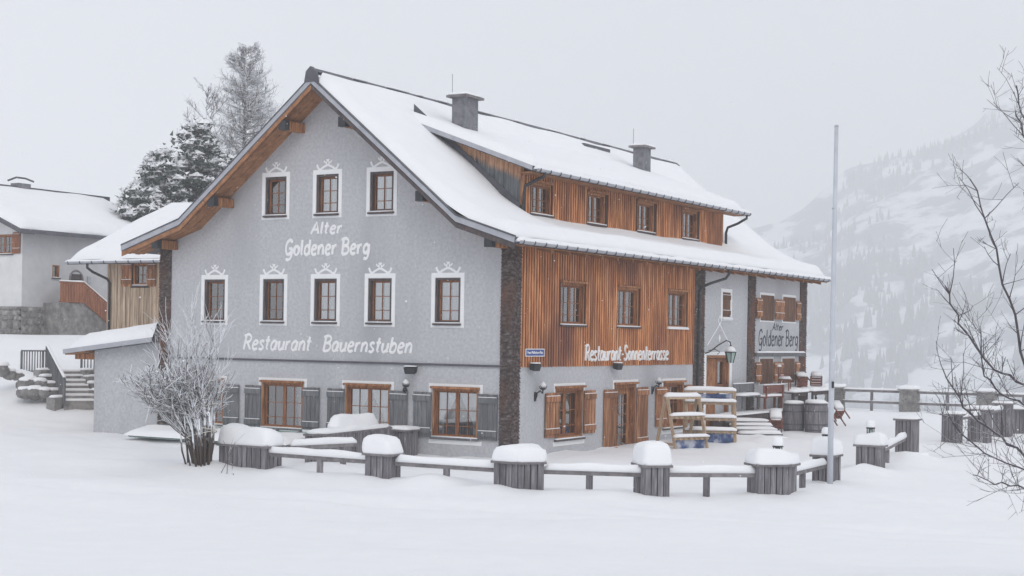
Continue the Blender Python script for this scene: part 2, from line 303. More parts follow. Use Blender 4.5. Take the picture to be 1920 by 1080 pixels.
# mountain across the valley, in the frame (lateral s, distance t) turned with the view
SKY = [(-400, 0), (60, 10), (120, 45), (155, 76), (205, 96), (222, 110), (261, 124), (297, 148), (318, 168), (339, 182), (430, 200), (600, 195), (1000, 120)]
def sky_z(s):
    for (a, za), (b, zb) in zip(SKY, SKY[1:]):
        if s <= b: return za + (zb-za)*max(0, min(1, (s-a)/(b-a)))
    return SKY[-1][1]
def mount_z(s, t):
    k = max(0., (t-420)/580); base = -125 + (sky_z(s*1000/max(t, 600)*1.0)+125)*(min(1, k)**.85)
    if t > 1000: base -= (t-1000)*.25
    return base + 16*nz(s*.011, t*.011, 1)*min(1, k+.2) + 7*nz(s*.035, t*.035, 4) + 2.5*nz(s*.11, t*.11, 7)
def st(s, t): p = CAM + FW*t + RT*s; return p.x, p.y
g = MB(); SS = [-200+i*7 for i in range(109)]; TT = [400+j*8 for j in range(81)]
KM = 1.6
g.v = [Vector((*st(s*KM, t*KM), 3.4+(mount_z(s, t)-3.4)*KM)) for t in TT for s in SS]; n = len(SS)
g.f = [(j*n+i, j*n+i+1, (j+1)*n+i+1, (j+1)*n+i) for j in range(len(TT)-1) for i in range(n-1)]
M['mountain'] = pm('snowy_rock_face', [(0.40, (0.86, 0.88, 0.92)), (0.47, (0.62, 0.66, 0.72)), (0.52, (0.12, 0.155, 0.22)), (0.66, (0.075, 0.10, 0.15))], scale=(1, 1, 1.6), ns=0.02, detail=9, rough=0.9, bump=0)
tag(g.build('mountain', 'mountain', None, True, fix=False), kind='structure')
g = MB(); rr = random.Random(5); cnt = 0
while cnt < 2600:
    t = rr.uniform(470, 985); s = rr.uniform(.10, .46)*t
    if nz(s*.014, t*.010, 21) + .7*nz(s*.05, t*.04, 8) < .12 + .2*rr.random(): continue
    x, y = st(s*KM, t*KM); z = 3.4+(mount_z(s, t)-3.4)*KM-1; h = rr.uniform(8, 19)*(1 if t < 800 else .7); w = h*.17; a = rr.random()*6
    k = 5
    vs = [(x, y, z+h)] + [(x+w*.55*cos(a+2*pi*j/k), y+w*.55*sin(a+2*pi*j/k), z+h*.5) for j in range(k)] + [(x+w*cos(a+.6+2*pi*j/k), y+w*sin(a+.6+2*pi*j/k), z) for j in range(k)]
    g.add(vs, [(0, 1+j, 1+(j+1) % k) for j in range(k)] + [(1+j, 6+j, 6+(j+1) % k, 1+(j+1) % k) for j in range(k)]); cnt += 1
tag(g.build('mountain_forest', 'forest', None, fix=False), 'dark conifer forest covering the misty mountainside', 'forest', kind='stuff')

# ------------------------------------------------------------------ lettering: brush strokes
def cat(pts, k=5):
    P = [Vector((p[0], p[1], 0)) for p in pts]; o = []
    for i in range(len(P)-1):
        a, b, c, d = P[max(i-1, 0)], P[i], P[i+1], P[min(i+2, len(P)-1)]
        for j in range(k):
            t = j/k; o.append(.5*((2*b)+(c-a)*t+(2*a-5*b+4*c-d)*t*t+(3*b-a-3*c+d)*t**3))
    return [(p.x, p.y) for p in o] + [pts[-1]]
GL = {  # width, [(smooth?, points)]
 'A': (.62, [(0, [(0, 0), (.36, 1), (.58, 0)]), (0, [(.14, .34), (.52, .36)])]),
 'G': (.60, [(1, [(.56, .82), (.38, 1), (.14, .86), (.03, .5), (.12, .12), (.3, .05), (.5, .22)]), (0, [(.3, .42), (.56, .46)]), (1, [(.55, .46), (.54, .1), (.48, -.18), (.28, -.32), (.1, -.24)])]),
 'B': (.58, [(0, [(.1, 1), (.06, 0)]), (1, [(-.06, .93), (.28, 1.02), (.5, .86), (.4, .6), (.12, .53)]), (1, [(.12, .53), (.42, .52), (.56, .27), (.4, .04), (.06, .0)])]),
 'R': (.60, [(0, [(.1, 1), (.05, 0)]), (1, [(-.06, .92), (.3, 1.03), (.52, .82), (.42, .56), (.12, .48)]), (0, [(.26, .5), (.58, 0)])]),
 'S': (.54, [(1, [(.5, .84), (.34, 1), (.13, .92), (.1, .7), (.3, .52), (.47, .3), (.4, .06), (.2, 0), (.02, .13)])]),
 'a': (.50, [(1, [(.42, .5), (.26, .62), (.07, .46), (.05, .16), (.2, .0), (.36, .14), (.43, .5)]), (0, [(.45, .62), (.42, .1), (.5, 0)])]),
 'b': (.48, [(0, [(.08, 1), (.05, .03)]), (1, [(.06, .38), (.24, .61), (.43, .48), (.43, .18), (.28, 0), (.06, .07)])]),
 'd': (.48, [(0, [(.43, 1), (.42, 0)]), (1, [(.41, .46), (.26, .61), (.07, .46), (.05, .16), (.2, 0), (.41, .14)])]),
 'e': (.45, [(0, [(.08, .32), (.39, .38)]), (1, [(.39, .38), (.37, .55), (.22, .63), (.07, .47), (.05, .2), (.2, .0), (.42, .08)])]),
 'g': (.48, [(1, [(.42, .5), (.26, .62), (.07, .46), (.06, .18), (.2, .04), (.4, .2)]), (1, [(.44, .63), (.43, .0), (.32, -.3), (.1, -.27)])]),
 'l': (.18, [(0, [(.08, 1), (.06, .1), (.14, 0)])]),
 'n': (.48, [(0, [(.06, .62), (.05, 0)]), (1, [(.06, .38), (.24, .61), (.4, .52), (.42, .28), (.42, 0)])]),
 'o': (.48, [(1, [(.24, .62), (.07, .46), (.06, .16), (.22, 0), (.4, .14), (.42, .44), (.24, .62)])]),
 'r': (.36, [(0, [(.06, .62), (.05, 0)]), (1, [(.06, .36), (.18, .58), (.35, .57)])]),
 's': (.40, [(1, [(.36, .53), (.22, .62), (.07, .5), (.2, .33), (.35, .18), (.22, 0), (.03, .08)])]),
 't': (.34, [(0, [(.16, .95), (.13, .12), (.25, 0)]), (0, [(0, .62), (.33, .64)])]),
 'u': (.48, [(1, [(.05, .62), (.05, .2), (.18, 0), (.38, .16)]), (0, [(.43, .62), (.41, .1), (.48, 0)])]),
 'y': (.46, [(0, [(.04, .62), (.22, .05)]), (0, [(.44, .62), (.1, -.3)])]),
 '·': (.12, [(0, [(.03, .36), (.07, .36)])]), '-': (.28, [(0, [(.04, .38), (.24, .4)])]), ' ': (.22, [])}
def lettering(text, T, u0, u1, z, cap, stroke, slant, name, mat, parent, label, lift=.012):
    adv = [GL[c][0]+.11 for c in text]; tot = sum(adv)-.11; k = (u1-u0)/tot; mb = MB(T); x = 0
    for c, a in zip(text, adv):
        for sm, pts in GL[c][1]:
            P = cat(pts) if sm else [tuple(Vector(p).lerp(Vector(q), j/2)) for p, q in zip(pts, pts[1:]) for j in range(2)] + [pts[-1]]
            w = [stroke*(.88+.18*sin(3*i/len(P)*pi)) for i in range(len(P))]
            mb.tube([(u0+(x+p[0]+slant*p[1])*k, lift*.5, z+p[1]*cap) for p in P], w, 8, flat=((0, 1, 0), lift/stroke))
        x += a
    return tag(mb.build(name, mat, parent), label)

# ------------------------------------------------------------------ the inn
inn = thing('inn_building', 'large grey plastered inn with timber clad side and thick snow on its roof', 'building', (-6.4, 12, 0))
TG = lambda u, n, z: (u, -n, z)                 # gable front (faces -Y)
TL = lambda u, n, z: (n, u, z)                  # long side (faces +X)
TD = lambda u, n, z: (n-1.4, u, z)              # dormer front
RX, RZ = -6.42, 10.92
PROF = [(-13.94, 6.10), (-11.5, 6.87), (RX, RZ), (-1.3, 6.72), (.60, 6.10)]
def roof_z(x):
    for (a, za), (b, zb) in zip(PROF, PROF[1:]):
        if x <= b: return za + (zb-za)*(x-a)/(b-a)
    return PROF[-1][1]
def wall(T, u0, u1, z0, top, brk, holes, name, mat, parent, deep=.24):
    mb = MB(T); us = sorted({u0, u1, *[b for b in brk if u0 < b < u1], *[h[0] for h in holes], *[h[1] for h in holes]})
    for a, b in zip(us, us[1:]):
        mid = (a+b)/2; hs = sorted([h for h in holes if h[0] < mid < h[1]], key=lambda h: h[2]); z = z0
        for h in hs:
            if h[2] > z: mb.add([(a, 0, z), (b, 0, z), (b, 0, h[2]), (a, 0, h[2])], [(0, 1, 2, 3)])
            z = h[3]
        mb.add([(a, 0, z), (b, 0, z), (b, 0, top(b)), (a, 0, top(a))], [(0, 1, 2, 3)])
    for a, b, c, d in holes:
        for q in ([(a, 0, c), (a, 0, d), (a, -deep, d), (a, -deep, c)], [(b, 0, c), (b, 0, d), (b, -deep, d), (b, -deep, c)],
                  [(a, 0, c), (b, 0, c), (b, -deep, c), (a, -deep, c)], [(a, 0, d), (b, 0, d), (b, -deep, d), (a, -deep, d)]): mb.add(q, [(0, 1, 2, 3)])
    return mb.build(name, mat, parent, fix=False)
def ring(mb, u0, u1, z0, z1, w, n0, n1, wt=None, wb=None):
    wt = w if wt is None else wt; wb = w if wb is None else wb
    mb.box(u0, u0+w, n0, n1, z0, z1); mb.box(u1-w, u1, n0, n1, z0, z1)
    mb.box(u0+w, u1-w, n0, n1, z1-wt, z1)
    if wb: mb.box(u0+w, u1-w, n0, n1, z0, z0+wb)
    return mb
def window(T, par, u0, u1, z0, z1, rec=.10, leaves=1, cols=2, rows=(.4, .78), cas='casing', cw=.07, sash='sash', curtain=1, sill='casing', head=0, label=None, seed=0, sw=.055):
    """rows = heights of the glazing bars as fractions from the top"""
    rr = random.Random(seed)
    w = ring(MB(T), u0, u1, z0, z1, cw, -rec-.05, .015-(.0 if rec < .12 else .03)).build('window', cas, par)
    if label: w['label'] = label
    if head: MB(T).box(u0-.05, u1+.05, -.02, .10, z1, z1+.06).build('head_board', cas, w)
    if sill: MB(T).box(u0-.04, u1+.04, -rec, .085, z0-.05, z0).build('sill', sill, w)
    MB(T).box(u0, u1, .0-rec+.0, .075, z0+.001, z0+.035).build('sill_snow', 'snow', w, True) if sill and rec > .05 else None
    a0, a1, b0, b1 = u0+cw, u1-cw, z0+cw*.6, z1-cw; L = (a1-a0)/leaves; s = MB(T); n0, n1 = -rec-.045, -rec+.002
    panes = []
    for l in range(leaves):
        p, q = a0+l*L+.004, a0+(l+1)*L-.004; ring(s, p, q, b0, b1, sw, n0, n1); p += sw; q -= sw; c, d = b0+sw, b1-sw
        zs = [c] + sorted(d-(d-c)*r for r in rows) + [d]; us = [p+(q-p)*k/cols for k in range(cols+1)]
        for k in range(1, cols): s.box(us[k]-.011, us[k]+.011, n0+.012, n1-.006, c, d)
        for zz in zs[1:-1]: s.box(p, q, n0+.01, n1-.009, zz-.011, zz+.011)
        panes += [(us[i], us[i+1], zs[j], zs[j+1]) for i in range(cols) for j in range(len(zs)-1)]
    s.build('sash', sash, w)
    for a, b, c, d in panes: MB(T).box(a, b, n0+.018, n0+.024, c, d).build('pane', 'glass', w)
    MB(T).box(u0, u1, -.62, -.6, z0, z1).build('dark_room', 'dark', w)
    if curtain:
        mb = MB(T); K = 26
        for side in (0, 1):
            vs = []; m = (a0+a1)/2; e = rr.uniform(-.03, .05) if curtain == 1 else rr.uniform(.15, .25)
            for j in range(9):
                f = j/8; zz = b1 + (b0-b1)*f; open_ = (.02+e*.5) if curtain == 1 else (e*.3 + (a1-a0)*.30*sin(min(1, f*1.25)*pi*.5)**2)
                x0, x1 = (a0, m-open_) if side == 0 else (m+open_, a1)
                for i in range(K+1): vs.append((x0+(x1-x0)*i/K, -rec-.085+.015*sin(i*1.9+side+seed), zz))
            mb.add(vs, [(j*(K+1)+i, j*(K+1)+i+1, (j+1)*(K+1)+i+1, (j+1)*(K+1)+i) for j in range(8) for i in range(K)])
        mb.build('curtain', 'curtain', w, True, fix=False)
    return w
def shutter(T, par, u0, u1, z0, z1, mat, n=4, name='shutter', label=None, off=.03):
    o = MB(T).box(u0+.01, u1-.01, off-.008, off, z0+.02, z1-.02).build(name, mat, par)
    if label: o['label'] = label
    for a in (z1-.26, z0+.10):
        l_ = MB(T).box(u0, u1, off+.03, off+.062, a, a+.16).build('ledger', mat, o)
        MB(T).box(u0+.02, u1-.02, off+.026, off+.058, a+.16, a+.178).build('ledger_snow', 'snow', o)
    for i in range(n):
        a, b = u0+(u1-u0)*i/n, u0+(u1-u0)*(i+1)/n
        MB(T).box(a+.004, b-.004, off, off+.028, z0+random.uniform(0, .012), z1-random.uniform(0, .012)).build('plank', mat, o)
    return o
def post(T, u0, u1, z0, z1, mb):
    rr = random.Random(int(u0*100)); z = z0
    mb.box(u0, u1, -.02, .012, z0, z1)
    while z < z1:
        h = rr.uniform(.088, .102); u = u0-rr.uniform(0, .06)
        while u < u1:
            w = rr.uniform(.09, .15); a, b = max(u, u0)+.003, min(u+w, u1)-.003; u += w
            if b-a < .02: continue
            n0 = rr.uniform(.05, .08); zb = z-rr.uniform(0, .012)
            mb.add([(a, .0, zb), (b, .0, zb), (b, n0, zb), (a, n0, zb), (a, .0, z+h), (b, .0, z+h), (b, .02, z+h), (a, .02, z+h)], [(0, 3, 2, 1), (4, 5, 6, 7), (0, 1, 5, 4), (1, 2, 6, 5), (2, 3, 7, 6), (3, 0, 4, 7)])
        z += h
    return mb
# --- gable wall
UW = [(-9.04, -7.96), (-7.07, -5.98), (-5.08, -3.98)]; MW = [(-11.45, -10.35), (-9.07, -7.99), (-7.09, -5.99), (-5.09, -3.99), (-2.73, -1.61)]
LWs = [(-11.95, -10.45), (-8.91, -7.32), (-5.72, -4.12), (-2.62, -1.08)]
holes = [(a+.13, b-.13, 6.90+.12, 8.35-.14) for a, b in UW] + [(a+.13, b-.13, 3.65+.13, 5.22-.15) for a, b in MW] + [(a, b, .52, 1.91) for a, b in LWs]
brk = [p[0] for p in PROF]
wall(TG, -12.9, -.2, -.6, lambda x: roof_z(x)-.05, brk, holes, 'gable_wall', 'plaster', inn)
MB(TG).box(-12.72, -.38, 0, .05, 2.56, 2.62).build('ledge_shadow_line', 'metal', inn)  # thin ledge, coloured dark as the shadow line below the thicker upper wall
ORN = [(1, [(-.48, .24), (-.42, .08), (-.33, .025), (-.2, .11), (0, .2), (.2, .11), (.33, .025), (.42, .08), (.48, .24)]), (1, [(-.17, .40), (-.12, .32), (-.03, .27)]), (1, [(.17, .40), (.12, .32), (.03, .27)]),
       (0, [(-.05, .24), (-.055, .34), (0, .40), (.055, .34), (.05, .24)]), (0, [(-.07, .43), (.07, .43)])]
def gable_window(a, b, z0, z1, seed, label):
    w = window(TG, inn, a+.13, b-.13, z0+.12, z1-.14, rec=.12, leaves=1, cols=2, rows=(.37, .75), seed=seed, label=label, cw=.075)
    ring(MB(TG), a, b, z0, z1, .126, 0, .012, wt=.135, wb=.06).build('white_surround', 'white', w)
    mb = MB(TG); c = (a+b)/2; k = .84
    for sm, pts in ORN:
        P = cat(pts) if sm else pts
        mb.tube([(c+p[0]*k, .005, z1+p[1]*k*.82) for p in P], .034 if len(pts) > 5 else .022, 8, flat=((0, 1, 0), .2))
    mb.build('painted_ornament', 'white', w)
for i, (a, b) in enumerate(UW): gable_window(a, b, 6.90, 8.35, i, None)
for i, (a, b) in enumerate(MW): gable_window(a, b, 3.65, 5.22, 10+i, None)
for i, (a, b) in enumerate(LWs):
    w = window(TG, inn, a, b, .52, 1.91, rec=.10, leaves=2, cols=2, rows=(.42, .80), curtain=2, seed=30+i, cas='wood', cw=.06, head=1, sill='shutter_grey')
    mb = MB(TG); mb.box(a-.14, b+.14, 0, .012, 1.975, 2.05); mb.box(a-.14, a-.05, 0, .012, 1.78, 1.975); mb.box(b+.05, b+.14, 0, .012, 1.78, 1.975); mb.build('white_surround', 'white', w); MB(TG).box(a-.12, b+.12, 0, .012, .33, .45).build('white_sill_band', 'white', w)
    if i: shutter(TG, inn, a-.65, a-.02, .50, 1.80, 'shutter_grey')
    shutter(TG, inn, b+.02, b+.65, .50, 1.80, 'shutter_grey')
lettering('Alter', TG, -7.12, -5.98, 6.43, .36, .042, .12, 'lettering', 'letter', inn, 'white painted word Alter')
lettering('Goldener Berg', TG, -8.10, -4.96, 5.80, .46, .048, .08, 'lettering', 'letter', inn, 'white painted words Goldener Berg')
lettering('Restaurant · Bauernstuben', TG, -9.70, -3.40, 2.90, .45, .043, .2, 'lettering', 'letter', inn, 'white painted words Restaurant Bauernstuben')
# --- shingled corner posts
post(TG, -13.2, -12.72, -.6, roof_z(-12.9)-.25, MB(TG)).build('shingle_post', 'shingle', inn)
mb = post(TG, -.38, 0, -.6, roof_z(-.2)-.12, MB(TG)); o = mb.build('shingle_post', 'shingle', inn)
for a, b in ((0, .38), (12.48, 13.37), (17.54, 18.26), (23.29, 24.06)): post(TL, a, b, -.6, 6.05, MB(TL)).build('shingle_post', 'shingle', inn)
# --- long side
GF = [(2.52, 4.28, .42, 1.93), (6.38, 7.95, -.35, 1.97), (10.05, 11.75, .42, 1.96)]
wall(TL, .33, 12.5, -.6, lambda u: 2.6, [], GF, 'plaster_wall', 'plaster', inn)
CW = [(2.76, 4.28, 3.80, 5.05), (6.48, 8.05, 3.80, 5.05), (10.28, 11.88, 3.82, 5.06)]
def clad(T, u0, u1, z0, top, holes, pitch, name, label=None):
    o = wall(T, u0, u1, z0, lambda u: top, [], holes, name, 'clad_back', inn)
    if label: o['label'] = label
    u = u0+.01
    while u < u1-.05:
        w = random.uniform(.068, .082); segs = [(z0-.015, top)]
        for a, b, c, d in holes:
            if a-.06 < u+w and u < b+.06: segs = [(z0-.015, c-.05), (d+.07, top)]
        for a, b in segs: MB(T).box(u, u+w, .002, .032, a+random.uniform(-.008, .008), b).build('batten', 'cladding', o)
        u += pitch
    return o
clad(TL, .38, 12.48, 2.58, 6.06, CW, .152, 'timber_wall', 'orange larch cladding with dark weather stains')
DW = [(3.35, 4.62, 7.16, 8.12), (7.02, 8.3, 7.14, 8.16), (10.75, 12.1, 7.14, 8.18), (14.52, 15.9, 7.14, 8.2)]
clad(TD, 2.85, 18.4, 6.75, 8.6, DW, .152, 'dormer_wall')
for i, h in enumerate(CW): window(TL, inn, *h, rec=.12, leaves=2, cols=2, rows=(.45, .80), cas='wood', cw=.07, seed=50+i, head=1, sill='white' if i == 2 else 'casing', sw=.06)
for i, h in enumerate(DW): window(TD, inn, *h, rec=.12, leaves=2, cols=2, rows=(.5, .8), cas='wood', cw=.07, seed=60+i, head=1, sw=.06)
for i in (0, 2):
    a, b, c, d = GF[i]
    w = window(TL, inn, a, b, c, d, rec=.17, leaves=2, cols=2, rows=(.42, .8), cas='wood', cw=.08, seed=70+i, head=1, sw=.09)
    mb = MB(TL); mb.box(a-.1, b+.1, 0, .012, d+.065, d+.14); mb.box(a-.1, a-.02, 0, .012, d-.18, d+.065); mb.box(b+.02, b+.1, 0, .012, d-.18, d+.065); mb.build('white_surround', 'white', w); MB(TL).box(a-.1, b+.1, 0, .012, c-.19, c-.06).build('white_sill_band', 'white', w)
    shutter(TL, inn, a-.66, a+.18, c+.08, d-.12, 'shutter_red', 3); shutter(TL, inn, b-.02, b+.72, c+.10, d-.1, 'shutter_red', 3)
a, b, c, d = GF[1]
w = window(TL, inn, a, b, c+.1, d, rec=.17, leaves=1, cols=3, rows=(.2, .4, .6, .8), cas='wood', sash='wood', cw=.12, seed=77, head=1, sill=None, sw=.2, curtain=0); w.name = 'glazed_door'
mb = MB(TL); mb.box(a-.12, b+.12, 0, .012, d+.065, d+.14); mb.box(a-.12, a-.02, 0, .012, d-.15, d+.065); mb.box(b+.02, b+.12, 0, .012, d-.15, d+.065); mb.build('white_surround', 'white', w)
MB(TL).box(a+.2, a+.24, -.16, -.06, .85, 1.0).build('door_handle', 'iron', w)
shutter(TL, inn, a-.78, a+.10, -.25, 1.83, 'shutter_red', 3); shutter(TL, inn, b-.02, b+.82, -.05, 1.86, 'shutter_red', 3)
lettering('Restaurant-Sonnenterrasse', TL, 4.3, 10.3, 2.74, .46, .036, .06, 'lettering', 'letter', inn, 'white letters Restaurant Sonnenterrasse on the timber cladding', lift=.05)
# entrance bay and far bay
EN = [(15.05, 15.86, 4.24, 5.20), (13.66, 15.80, .0, 2.88)]
wall(TL, 13.3, 17.6, -.6, lambda u: 6.06, [], EN, 'plaster_wall', 'plaster', inn)
w = window(TL, inn, 15.05, 15.86, 4.24, 5.20, rec=.06, leaves=1, cols=1, rows=(), cas='white', cw=.02, curtain=0, sill='white', seed=3)
ring(MB(TL), 14.93, 15.97, 4.14, 5.31, .12, 0, .012).build('white_surround', 'white', w)
shutter(TL, inn, 15.09, 15.82, 4.26, 5.18, 'brown_shutter', 3, off=-.03)
door = ring(MB(TL), 13.66, 15.80, .0, 2.88, .10, -.2, 0.0, wb=0).build('entrance_door', 'wood', inn)
for i in range(4): MB(TL).box(13.78+i*.27, 14.04+i*.27, -.17, -.13, .0, 2.76).build('plank', 'wood', door)
MB(TL).box(14.87, 15.70, -.19, -.14, .0, 1.62).build('lower_panel', 'plaster', door)
ring(MB(TL), 14.87, 15.70, 1.68, 2.78, .14, -.19, -.12).build('side_light_frame', 'sash', door)
for k in range(2): MB(TL).box(15.01+k*.28, 15.27+k*.28, -.17, -.165, 1.82, 2.64).build('pane', 'glass', door)
MB(TL).box(14.8, 15.95, -.15, .06, 1.60, 1.66).build('sill', 'shutter_grey', door)
MB(TL).box(14.82, 15.93, .0, .05, 1.661, 1.69).build('sill_snow', 'snow', door)
MB(TL).box(14.02, 14.06, -.13, -.05, 1.2, 1.5).build('door_handle', 'iron', door)
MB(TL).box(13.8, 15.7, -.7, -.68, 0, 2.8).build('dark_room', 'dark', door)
mb = ring(MB(TL), 13.46, 16.05, .0, 3.0, .2, 0, .012, wt=.12, wb=0); mb.build('white_surround', 'white', door); MB(TL).box(14.9, 15.84, .0, .013, 1.3, 1.6).build('white_sill_band', 'white', door)
mb = MB(TL)
for P in ([(13.75, 3.25), (14.85, 4.0), (15.9, 3.2)], [(14.85, 4.0), (14.68, 4.14), (14.85, 4.30), (15.02, 4.14), (14.85, 4.0)]): mb.tube([(p[0], .004, p[1]) for p in P], .026, 8, flat=((0, 1, 0), .2))
mb.add([(14.85, .006, 3.35), (14.95, .006, 3.5), (14.85, .006, 3.65), (14.75, .006, 3.5)], [(0, 1, 2, 3)])
mb.build('painted_gable_motif', 'white', inn)
wall(TL, 18.2, 23.35, -.6, lambda u: 6.06, [], [], 'plaster_wall', 'plaster', inn)
MB(TL).box(18.26, 23.7, 0, .12, 2.82, 2.96).build('beam', 'shutter_grey', inn); snow_ridge((.07, 18.4, 2.96), (.07, 23.7, 2.96), .13, .07, 'beam_snow', inn)
for z0, z1, lo in ((4.16, 5.30, 0), (1.70, 2.83, 1)):
    for a, b in ((18.78, 20.33), (21.22, 22.78)):
        o = ring(MB(TL), a, b, z0, z1, .10, 0, .02).build('window', 'white', inn)
        for k in range(5): MB(TL).box(a+.1+k*(b-a-.2)/5+.004, a+.1+(k+1)*(b-a-.2)/5-.004, .0, .05, z0+.06, z1-.1).build('shutter_board', 'brown_shutter', o)
    for a, b in ((18.3, 18.86), (20.3, 21.28), (22.76, 23.2)):
        shutter(TL, inn, a, b, z0+.12, z1-.22, 'shutter_red', 3 if b-a < .7 else 5, off=.055)
lettering('Alter', TL, 20.2, 21.35, 3.86, .26, .022, .1, 'lettering', 'letter_dark', inn, 'dark painted word Alter')
lettering('Goldener Berg', TL, 18.72, 23.1, 3.24, .62, .036, .05, 'lettering', 'letter_dark', inn, 'dark painted words Goldener Berg')
# hidden sides close the volume
wall(lambda u, n, z: (-13.15-n, u, z), .0, 24.0, -.6, lambda u: 6.2, [], [], 'plaster_wall', 'plaster', inn)
wall(lambda u, n, z: (u, 24.0+n, z), -13.1, -.0, -.6, lambda x: roof_z(x)-.1, brk, [], 'plaster_wall', 'plaster', inn)

# --- roof
Y0, Y1 = -1.0, 25.1
def prof_poly(d0, d1, y): return [(x, y, z+d0) for x, z in PROF] + [(x, y, z+d1) for x, z in PROF[::-1]]
roof = MB().prism(prof_poly(.0, -.16, Y0), (0, Y0, 0), (0, Y1, 0)).build('roof', 'metal', inn)
MB().prism(prof_poly(.03, -.13, Y0-.035), (0, 0, 0), (0, .034, 0)).build('verge_board', 'verge', roof)
MB().prism(prof_poly(.075, .031, Y0-.05), (0, 0, 0), (0, .12, 0)).build('verge_flashing', 'metal', roof)
for (x0, z0), (x1, z1) in zip(PROF, PROF[1:]):
    for k in range(5):
        ya = Y0+.01+k*.2; MB().prism([(x0, ya, z0-.163), (x1, ya, z1-.163), (x1, ya, z1-.163-.03-.02*(k % 2)), (x0, ya, z0-.163-.03-.02*(k % 2))], (0, 0, 0), (0, .192, 0)).build('soffit_board', 'soffit', roof)
    MB().prism([(x0, Y0+.0, z0-.165), (x1, Y0+.0, z1-.165), (x1, Y0+.0, z1-.30), (x0, Y0+.0, z0-.30)], (0, 0, 0), (0, .045, 0)).build('barge_board', 'soffit' if x0 < RX else 'casing', roof)
for dx in (-6.15, -3.85, -1.1, 1.1, 3.85, 6.15):
    x = RX+dx; z = min(roof_z(x-.1), roof_z(x+.1))-.2
    o = MB().box(x-.11, x+.11, -.78, .1, z-.27, z).build('purlin', 'wood', roof)
    MB().box(x-.125, x+.125, -.96, -.76, z-.28, z+.01).build('end_cap', 'iron', o)
for y in [1.2+i*1.05 for i in range(23)]: MB().prism([(0.0, y, 5.93), (.52, y, 5.80), (.52, y, 5.92), (0, y, 6.08)], (0, 0, 0), (0, .12, 0)).build('rafter_end', 'soffit', roof)
MB().prism([(0, -.9, 5.97+.05), (.58, -.9, 5.90), (.58, -.9, 5.93), (0, -.9, 6.07)], (0, 0, 0), (0, 25.9, 0)).build('eave_soffit', 'soffit', roof)
mb = MB().prism([(RX-.22, Y0-.06, RZ-.10), (RX-.16, Y0-.06, RZ+.22), (RX, Y0-.06, RZ+.36), (RX+.16, Y0-.06, RZ+.22), (RX+.22, Y0-.06, RZ-.10)], (0, 0, 0), (0, .16, 0))
mb.prism([(RX-.16, Y0+.1, RZ+.2), (RX, Y0+.1, RZ+.33), (RX+.16, Y0+.1, RZ+.2)], (0, 0, 0), (0, Y1-Y0-.1, 0)); mb.build('ridge_cap', 'metal', roof)
def halfpipe(T, u0, u1, r, name, parent, brk=.62):
    mb = MB(T); n = 7; K = max(2, int((u1-u0)/1.5))
    vs = [(u0+(u1-u0)*i/K, r*cos(pi+pi*j/n), r*sin(pi+pi*j/n)) for i in range(K+1) for j in range(n+1)]
    mb.add(vs, [(i*(n+1)+j, i*(n+1)+j+1, (i+1)*(n+1)+j+1, (i+1)*(n+1)+j) for i in range(K) for j in range(n)])
    o = mb.build(name, 'verge', parent, True, fix=False); u = u0+.2
    while u < u1: MB(T).tube([(u, 1.08*r*cos(pi+pi*j/8), 1.12*r*sin(pi+pi*j/8)) for j in range(9)] + [(u, -r*1.5, r*.7)], .022, 5).build('bracket', 'metal', o); u += brk
    return o
gt = halfpipe(lambda u, n, z: (.70+n, u, 6.03+z), Y0, Y1, .085, 'gutter', roof)
snow_ridge((.70, Y0+.02, 6.0), (.70, Y1-.02, 6.0), .15, .14, 'gutter_snow', gt, 3)
def snow_sheet(a0, a1, b0, b1, zf, th, na, nb, parent, seed=0, edge=(.2, .2, .2, .2), amp=.05, T=None):
    T = T or (lambda a, b, z: (a, b, z)); vs = []
    for j in range(nb+1):
        for i in range(na+1):
            fa, fb = i/na, j/nb; fa = .5-.5*cos(fa*pi)*abs(cos(fa*pi))**-.25 if 0 < fa < 1 and abs(cos(fa*pi)) > 1e-6 else fa
            fa = min(1, max(0, fa)); a = a0+(a1-a0)*fa; b = b0+(b1-b0)*fb
            wob = .09*nz(b*1.1+seed, 3.3) + .06*nz(b*4+seed, 1.3)
            e = 1
            for d, w in ((a-a0, edge[0]), (a1-a, edge[1]), (b-b0, edge[2]), (b1-b, edge[3])):
                if w: e *= min(1, max(0, d/w))**.5
            t = th*e*(1+.14*nz(a*.5+seed, b*.35)) + amp*e*nz(a*.9, b*.6+seed, 4)
            aa = a + (wob if i == na else 0); vs.append(T(aa, b, zf(a, b)+t+.012))
    n = na+1; mb = MB(); mb.add(vs, [(j*n+i, j*n+i+1, (j+1)*n+i+1, (j+1)*n+i) for j in range(nb) for i in range(na)])
    return mb.build('snow_layer', 'snow', parent, True, fix=False)
def soft(x): return sum(roof_z(x+d*.25) for d in range(-4, 5))/9 if -13.6 < x < .3 else roof_z(x)
snow_sheet(RX+.12, .50, Y0+.07, Y1-.04, lambda a, b: (max(roof_z(a), soft(a)) if a > RX+1.2 else roof_z(a)) - (.17*sstep((a+2.6)/1.0)*sstep((-.1-a)/.8) if 2.85 < b < 18.4 else 0), .34, 70, 110, roof, 1, edge=(.05, .3, .12, .3))
snow_sheet(-13.84, RX-.12, Y0+.07, Y1-.04, lambda a, b: max(roof_z(a), soft(a)) if a < RX-1.2 else roof_z(a), .30, 60, 60, roof, 5, edge=(.3, .05, .12, .3))
rr = random.Random(3); y = 1.0
while y < 25:
    L = rr.uniform(.3, 1.8); snow_ridge((RX, y, RZ+.30), (RX, min(25, y+L), RZ+.30), .2, rr.uniform(.03, .08), 'ridge_snow', roof, seed=y); y += L+rr.uniform(.4, 2.2)
